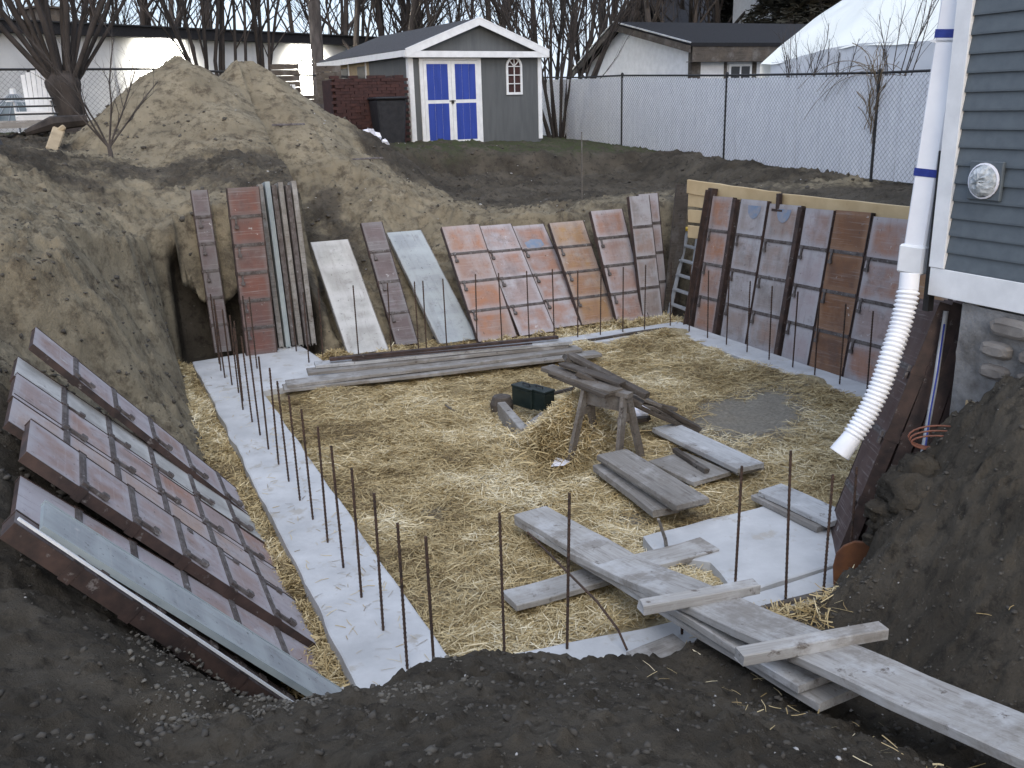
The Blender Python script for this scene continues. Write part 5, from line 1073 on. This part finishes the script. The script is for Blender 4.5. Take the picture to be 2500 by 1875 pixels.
o = grid_mesh('upper_sheet', XU[:, ::-1], YU[:, ::-1], ZU[:, ::-1], M['tarp_up']); o.data.flip_normals(); o.parent = wrap; o.location = -T0
mb = MB(); P_ = [(TX, Yl, 1.6)]+[(float(XU[i, 0]), float(YU[i, 0]), float(ZU[i, 0])) for i in range(0, 30, 3)]+[(TX+4.6, Yl, 1.6)]; mb.add([Vector(p)-T0 for p in P_], [tuple(range(len(P_)))]); mb.build('end_sheet', M['tarp_up'], wrap)
# far house gable and roof in the gap
hr = atd(1600, 62, 60); fh = empty('far_house', (hr.x, hr.y, 2), 'distant house with a pale roof seen between the garage and the dark conifer', 'house')
mb = MB(); mb.b0(-5, 0, 0, 5, 6, 5.0); mb.build('wall', M['stucco'], fh)
for s_ in (0, 1): mb = MB(); y0, y1 = (-.4, 3.0) if s_ == 0 else (6.4, 3.0); mb.prism([(-5.3, y0, 4.9), (-5.3, y1, 7.4), (-5.3, y1, 7.55), (-5.3, y0, 5.05)], (10.6, 0, 0)); mb.build('roof_slope', M['roof'], fh)
hw = atd(1815, 12, 45); h2 = empty('white_clad_house', (hw.x, hw.y, 2), 'white clapboard house corner above the wrapped shape', 'house')
mb = MB(); mb.b0(-.3, -2, 0, 9, 7, 11); mb.build('wall', M['white'], h2)

# ------------------------------------------------------------------ garden things at the far left
def adirondack(loc_, rz, label, s=1.):
    e = empty('adirondack_chair', loc_, label, 'chair', 'white adirondack chairs'); e.rotation_euler = (0, 0, rz); e.scale = (s, s, s)
    for i in range(7):
        x = (i-3)*.083; h = .86-.035*abs(i-3)**1.5*.5; mb = MB(); mb.bar((x*.9, .30, .28), (x*1.12, .52, .28+h), .074, .016, up=(0, -1, .2)); mb.build('back_slat', M['white'], e)
    for i in range(5): mb = MB(); y = -.28+i*.115; z = .36-.012*i; mb.b0(-.29, y, z, .29, y+.10, z+.018); mb.build('seat_slat', M['white'], e)
    for s_ in (-1, 1):
        mb = MB(); mb.b0(s_*.31-.012, -.29, 0, s_*.31+.012, -.20, .55); mb.build('front_leg', M['white'], e)
        mb = MB(); mb.bar((s_*.29, -.30, .33), (s_*.29, .62, .03), .02, .11); mb.build('side_rail', M['white'], e)
        mb = MB(); mb.b0(s_*.36-.07, -.36, .552, s_*.36+.07, .38, .575); mb.build('arm', M['white'], e, bevel=.008)
    mb = MB(); mb.b0(-.295, -.305, .22, .295, -.288, .36); mb.build('apron', M['white'], e)
    return e
q = atd(92, 304, 21.0); adirondack(Vector((q.x, q.y, gz(q.x, q.y)-.02)), R(-12), 'white adirondack chair facing the pit beside the big tree', 1.05)
q = atd(-8, 300, 21.6); adirondack(Vector((q.x-.35, q.y, gz(q.x, q.y)-.05)), R(20), 'white adirondack chair cut by the left picture edge behind the table', 1.0)
q = atd(28, 262, 19.8); tb = empty('garden_table', (q.x, q.y, gz(q.x, q.y)), 'grey slatted garden table at the left picture edge', 'table'); tbz = q.z-tb.location.z
for i in range(7): mb = MB(); mb.b0(-1.5, -.45+i*.13, tbz-.02, .72, -.33+i*.13, tbz+.01); mb.build('top_slat', M['wood_grey'], tb)
mb = MB(); mb.b0(-1.5, -.46, tbz-.12, .70, -.435, tbz-.022); mb.build('apron', M['wood_grey'], tb)
for x, y in ((.6, -.38), (.6, .38), (-1.4, -.38), (-1.4, .38)): mb = MB(); mb.bar((x, y, 0), (x, y, tbz-.03), .07, .07, up=(1, 0, 0)); mb.build('leg', M['black'], tb)
for i in range(3): mb = MB(); zz = tbz+.12+.14*i; mb.tube([(-1.4, .5, zz), (.9, .5, zz)], .02, 6); mb.build('rail', M['black'], tb)
q = atd(28, 200, 22.3); um = empty('ribbed_parasol', (q.x, q.y, 2.8), 'pale grey ribbed parasol with a white cap at the left picture edge', 'parasol'); hz_ = q.z-2.8
mb = MB(); mb.tube([(0, 0, -.1), (0, 0, hz_)], .03, 8); mb.build('pole', M['alu'], um)
mb = MB(); mb.lathe([(.95, hz_-.62), (.62, hz_-.42), (.3, hz_-.2), (.07, hz_-.03)], (0, 0, 0), 28); n = NB('grey_gauze'); n.col((.16, .19, .20)).rough(.8); mb.build('canopy', n.m, um)
for i in range(22): a = 2*math.pi*i/22; mb = MB(); mb.tube([(.10*math.cos(a), .10*math.sin(a), hz_-.03), (.31*math.cos(a), .31*math.sin(a), hz_-.19), (.97*math.cos(a), .97*math.sin(a), hz_-.615)], .008, 4); mb.build('rib', M['alu'], um)
mb = MB(); mb.tube([(0, 0, hz_-.2), (0, 0, hz_+.08)], [.10, .05], 9); mb.build('cap', M['white'], um)
q0_, q1_ = atd(113, 343, 17.2), atd(127, 280, 17.6); mb = MB(); mb.bar(Vector((q0_.x, q0_.y, gz(q0_.x, q0_.y)-.05))-q0_, q1_-q0_, .19, .10, up=(0, -1, 0)); mb.bar(q1_-q0_+Vector((-.12, 0, -.1)), q1_-q0_+Vector((.1, 0, .05)), .16, .09); o = mb.build('cut_log', M['log'], bevel=.02); o.location = q0_; tag(o, 'pale split log leaning upright by the foot of the sand heap', 'log')
q = atd(130, 282, 18.4); mb = MB(); mb.tube([(-.55, 0, -.02), (-.1, 0, .12), (.45, .1, .16)], [.05, .13, .10], 7); o = mb.build('dark_log', M['bark']); o.location = q; tag(o, 'dark log lying behind the pale split one', 'log')
q0_, q1_ = atd(12, 345, 16), atd(-6, 295, 16.2); mb = MB(); mb.tube([Vector((q0_.x, q0_.y, gz(q0_.x, q0_.y)-.05))-q0_, q1_-q0_], .03, 6); o = mb.build('slanting_pole', M['black']); o.location = q0_; tag(o, 'dark slanting pole at the left picture edge', 'pole')
q = atd(1257, 372, 18.3); z_ = gz(q.x, q.y); mb = MB(); mb.bar((0, 0, -.05), (0, 0, atd(1257, 285, 18.3).z-z_), .018, .018, up=(1, 0, 0)); o = mb.build('survey_stake', M['wood_mid']); o.location = (q.x, q.y, z_); tag(o, 'thin grey stake standing in the dirt before the fence', 'stake')
for i, (px_, py_, x_) in enumerate(((1524, 345, 13.1), (1751, 378, 12.93))):
    q = atx(px_, py_, x_); e = empty('marker_flag', (q.x, q.y, q.z-.08), ['small orange marker flag at the fence foot, farther one', 'small orange marker flag at the fence foot, nearer one'][i], 'flag', 'orange marker flags along the fence')
    mb = MB(); mb.tube([(0, 0, -.12), (0, 0, .12)], .004, 4); mb.build('wire', M['alu'], e); mb = MB(); mb.add([(0, 0, .02), (-.09, .01, .0), (-.10, -.01, .07), (0, 0, .12)], [(0, 1, 2, 3)]); mb.build('pennant', M['orange'], e)

# ------------------------------------------------------------------ bare trees
def grow(rs, h, r0, spread, levels, nlow, mb_t, mb_c, origin=Vector((0, 0, 0)), dir0=Vector((0, 0, 1)), first=.35):
    def seg(p, d, L, r, lev):
        n_ = 5 if lev == 0 else (4 if lev == 1 else 3); pts = [p]; q = p.copy(); dd = d.copy(); rr = [r]
        for i in range(n_):
            dd = (dd+Vector((rs.gauss(0, .09 if lev == 0 else .16), rs.gauss(0, .09 if lev == 0 else .16), .05 if lev else 0))).normalized(); q = q+dd*(L/n_); pts.append(q.copy()); rr.append(r*(1-(i+1)/n_*(.55 if lev == 0 else .75)))
        (mb_t if lev == 0 else mb_c).tube(pts, rr, (7, 5, 4, 3, 3)[lev], cap=False)
        if lev >= levels: return
        nb = nlow[lev]
        for i in range(nb):
            t = first+(1-first)*(i+rs.random())/nb if lev == 0 else .2+.8*(i+rs.random())/nb; k_ = min(n_-1, int(t*n_)); f_ = t*n_-k_; bp_ = pts[k_].lerp(pts[k_+1], f_); a = rs.uniform(0, 6.283)
            base = (pts[k_+1]-pts[k_]).normalized(); side = base.orthogonal().normalized(); side.rotate(Matrix.Rotation(a, 3, base)); el = spread*rs.uniform(.6, 1.3)
            nd = (base*math.cos(el)+side*math.sin(el)+Vector((0, 0, .22))).normalized(); seg(bp_, nd, L*rs.uniform(.32, .55)*(1-.35*t if lev == 0 else 1), rr[k_]*rs.uniform(.38, .6), lev+1)
    seg(origin, dir0, h, r0, 0)
protos = []
for k_ in range(7):
    rs = random.Random(100+k_); mt, mc = MB(), MB(); grow(rs, rs.uniform(11, 14), rs.uniform(.085, .14), rs.uniform(.5, .75), 3, (15, 8, 6), mt, mc, first=.12)
    protos.append((mt.mesh('trunk', M['bark_grey'] if k_ % 2 else M['bark'], True), mc.mesh('branches', M['bark_grey'] if k_ % 2 else M['bark'])))
def put_tree(k_, p, s, rz, label, group, name='bare_tree', tilt=0):
    e = empty(name, p, label, 'tree', group); e.rotation_euler = (tilt, 0, rz); e.scale = (s, s, s)
    for nm, me in (('trunk', protos[k_][0]), ('branches', protos[k_][1])): o = bpy.data.objects.new(nm, me); C.objects.link(o); o.parent = e
    return e
rs = random.Random(5); GT = 'bare trees of the wood behind the buildings'
for i in range(64):
    px_ = 700+ (1720-700)*(i+rs.random())/64 if i % 3 else rs.uniform(-60, 900); d_ = rs.uniform(40, 72); q = atd(px_, 200, d_)
    put_tree(rs.randrange(7), (q.x, q.y, 2.2), rs.uniform(.95, 1.45), rs.uniform(0, 6.28), 'slender leafless tree in the wood behind the sheds and the white building', GT, tilt=rs.uniform(-.06, .06))
# closer clumps: multi-stem trunks in front of the white building
def stems(px_, py_, d_, n_, h, r0, fan, label, seed, zb=None, stump=.0):
    q = atd(px_, py_, d_); zb = gz(q.x, q.y)-.1 if zb is None else zb; rs = random.Random(seed); mt, mc = MB(), MB()
    if stump: 
        zs = np.linspace(-.1, stump*1.12, 16); mt.tube([(.03*math.sin(z*4), 0, float(z)) for z in zs], [float(np.interp(z, [-.1, .2, .5*stump, .85*stump, 1.0*stump, 1.12*stump], [.36, .27, .25, .31, .30, .16]))*(1+.06*math.sin(z*13)) for z in zs], 16)
    for i in range(n_):
        a = rs.uniform(0, 6.283); f_ = fan*((i+.5)/n_*2-1); dr = Vector((math.sin(f_), .35*math.sin(a)*fan, math.cos(f_))).normalized()
        grow(rs, h*rs.uniform(.8, 1.1), r0*rs.uniform(.6, 1.1), .5, 2, (9, 5), mt, mc, Vector((math.sin(f_)*.25 if stump else f_*.8, rs.uniform(-.15, .15), stump*.85)), dr, first=.2)
    e = empty('multi_stem_tree', (q.x, q.y, zb), label, 'tree'); 
    for nm, mm in (('trunk', mt), ('branches', mc)): mm.build(nm, M['bark'], e, smooth=True)
stems(156, 285, 20.4, 18, 7.0, .062, .66, 'big dark pollarded tree with many stems rising from a thick stump by the white chair', 51, stump=1.15)
stems(470, 150, 26.5, 9, 9, .06, .30, 'clump of straight dark stems behind the twin tops of the sand heap', 52, zb=2.5)
stems(570, 150, 27, 4, 9, .07, .16, 'pair of dark trunks rising just left of the dark timber screens', 53, zb=2.5)
stems(1205, 160, 29, 18, 9, .05, .42, 'dense thicket of brown stems between the shed and the garage', 54, zb=2.0)
stems(1290, 160, 33, 9, 10, .05, .35, 'loose brown stems rising behind the garage gable', 55, zb=2.0)
q = atd(678, 60, 38); mb = MB(); mb.tube([(0, 0, 0), (.1, 0, 6), (0, 0, 14)], [.26, .23, .15], 12); o = mb.build('tall_tree', M['bark_grey'], smooth=True); o.location = (q.x, q.y, 2.3); tag(o, 'thickest pale brown trunk rising above the right floodlight', 'tree')
# sapling in front of the heap
q = atd(238, 335, 15.6); rs = random.Random(8); mt, mc = MB(), MB(); mt.tube([(0, 0, 0), (.01, 0, .14), (0, 0, .24)], [.04, .035, .03], 7)
for i, (dx, h) in enumerate(((-.75, 1.3), (-.45, 1.5), (-.08, 1.75), (.12, 1.6), (.5, 1.35), (.85, 1.25))): grow(rs, h, .016, .55, 2, (7, 4), mt, mc, Vector((0, 0, .22)), Vector((dx, rs.uniform(-.2, .2), 1)).normalized(), first=.25)
e = empty('sapling', (q.x, q.y, gz(q.x, q.y)-.04), 'small leafless sapling forking low in front of the sand heap', 'tree'); mt.build('trunk', M['bark_grey'], e); mc.build('branches', M['bark_grey'], e)
# shrubs beyond the fence and dry vine on its post
def shrub(px_, py_, x_, n_, h, label, seed, mat='bark_grey', fan=.5):
    q = atx(px_, py_, x_); rs = random.Random(seed); mt, mc = MB(), MB()
    for i in range(n_): a = rs.uniform(-fan, fan); grow(rs, h*rs.uniform(.6, 1.1), .012, .5, 2, (7, 4), mt, mc, Vector((0, a*.5, 0)), Vector((rs.uniform(-.1, .1), a, 1)).normalized(), first=.3)
    e = empty('bare_shrub', (q.x, q.y, q.z-.6), label, 'shrub', 'leafless shrubs beyond the slatted fence'); mt.build('stems', M[mat], e); mc.build('twigs', M[mat], e)
shrub(1722, 158, 13.9, 8, 1.7, 'twiggy shrub above the fence, the one nearest the garage window', 61); shrub(1935, 150, 13.7, 7, 2.4, 'tall upright twiggy shrub above the fence beside the downspout', 62, fan=.3); shrub(1800, 155, 14, 5, 1.3, 'low thin shrub above the middle of the fence', 63)
q = atx(1893, 157, 12.86); rs = random.Random(12); mb = MB()
for i in range(46):
    z0 = rs.uniform(-1.2, .0); p = Vector((rs.uniform(-.08, .02), rs.uniform(-.12, .12), z0)); pts = [p]; dr = Vector((rs.uniform(-.25, .1), rs.uniform(-.35, .35), 1)).normalized(); L_ = rs.uniform(.25, .9)
    for j in range(5): dr = (dr+Vector((rs.gauss(0, .12), rs.gauss(0, .2), -.30 if p.z > .25 else -.02))).normalized(); p = p+dr*L_/5; pts.append(p.copy())
    mb.tube(pts, rs.uniform(.004, .010), 4, cap=False)
for s_, n_ in ((1, 7), (-1, 3)):
    for i in range(n_):
        p = Vector((-.03, 0, rs.uniform(-.1, .1))); pts = [p.copy()]; dr = Vector((0, s_, rs.uniform(.3, 1.0))).normalized(); L_ = rs.uniform(.8, 2.0)
        for j in range(9): dr = (dr+Vector((rs.gauss(0, .04), 0, -.16))).normalized(); p = p+dr*L_/9; pts.append(p.copy())
        mb.tube(pts, .005, 4, cap=False)
o = mb.build('dry_vine', M['dry_vine']); o.location = q; tag(o, 'dry tangled vine clinging to the last fence post before the house', 'vine')
# dark conifer and its like
def conifer(px_, d_, h, w_, label, seed, shape=1.):
    q = atd(px_, 200, d_); rg = np.random.default_rng(seed); e = empty('conifer', (q.x, q.y, 2), label, 'tree'); mb = MB(); mb.tube([(0, 0, 0), (0, 0, h)], [.25, .04], 8); mb.build('trunk', M['bark'], e)
    N = 16000; t = rg.uniform(0, 1, N)**.8; rad = w_*(1-t)**shape*(.55+.45*np.sin(t*60)*.5+.3*rg.uniform(0, 1, N)); a = rg.uniform(0, 6.283, N); r = rad*rg.uniform(.2, 1, N)**.5
    P_ = np.stack([r*np.cos(a), r*np.sin(a), .6+t*(h-.6)-.25*r], -1); o = strands('crown', P_, .42, .07, 0, seed, M['conifer'], '', .9)
    for k_ in ('label', 'category', 'kind'):
        if k_ in o: del o[k_]
    o.parent = e

conifer(1668, 46, 13, 2.6, 'dark evergreen behind the wrapped shape, left one', 71); conifer(1745, 44, 12, 3.0, 'dark evergreen behind the wrapped shape, right one', 72, .8); conifer(1560, 55, 9, 2.0, 'small dark evergreen far behind the garage roof', 73)

# ------------------------------------------------------------------ the bank is dented where each panel rests on it
def dent(things):
    me = GROUND.data; n_ = len(me.vertices); a = np.zeros(n_*3, np.float32); me.vertices.foreach_get('co', a); a = a.reshape(-1, 3)
    for t, W_, L_, dep in things:
        Mi = np.array(t.matrix_world if t.parent is None else t.matrix_world); Rm = Mi[:3, :3]; o_ = Mi[:3, 3]; nn = Rm[:, 2]
        if nn[2] < 0: nn = -nn
        box_ = (np.abs(a[:, 0]-o_[0]) < 3) & (np.abs(a[:, 1]-o_[1]) < 3) & (a[:, 2] > -.19); id_ = np.nonzero(box_)[0]; p = a[id_].astype(float)
        if abs(nn[2]) < .08:
            continue
        zp = o_[2]-((p[:, 0]-o_[0])*nn[0]+(p[:, 1]-o_[1])*nn[1])/nn[2]; q = np.stack([p[:, 0], p[:, 1], zp], -1)-o_; u = q@Rm[:, 0]; v = q@Rm[:, 1]
        m_ = .07; ex = np.maximum(np.maximum(-u, u-W_), np.maximum(-v, v-L_)); lim = zp-(dep+.03)/max(nn[2], .25)+np.clip(ex/m_, 0, 5)*.06
        k = (ex < m_*4) & (v > .0) & (p[:, 2] > lim); a[id_[k], 2] = np.maximum(lim[k], -.2)
    me.vertices.foreach_set('co', a.ravel()); me.update()
bpy.context.view_layer.update()
dent([(o, max(c.co.x for c in o.children[0].data.vertices), max(c.co.y for c in o.children[0].data.vertices), .10) for o in C.objects if o.get('category') == 'form panel' and o.location.x < 7.4 and o.children])
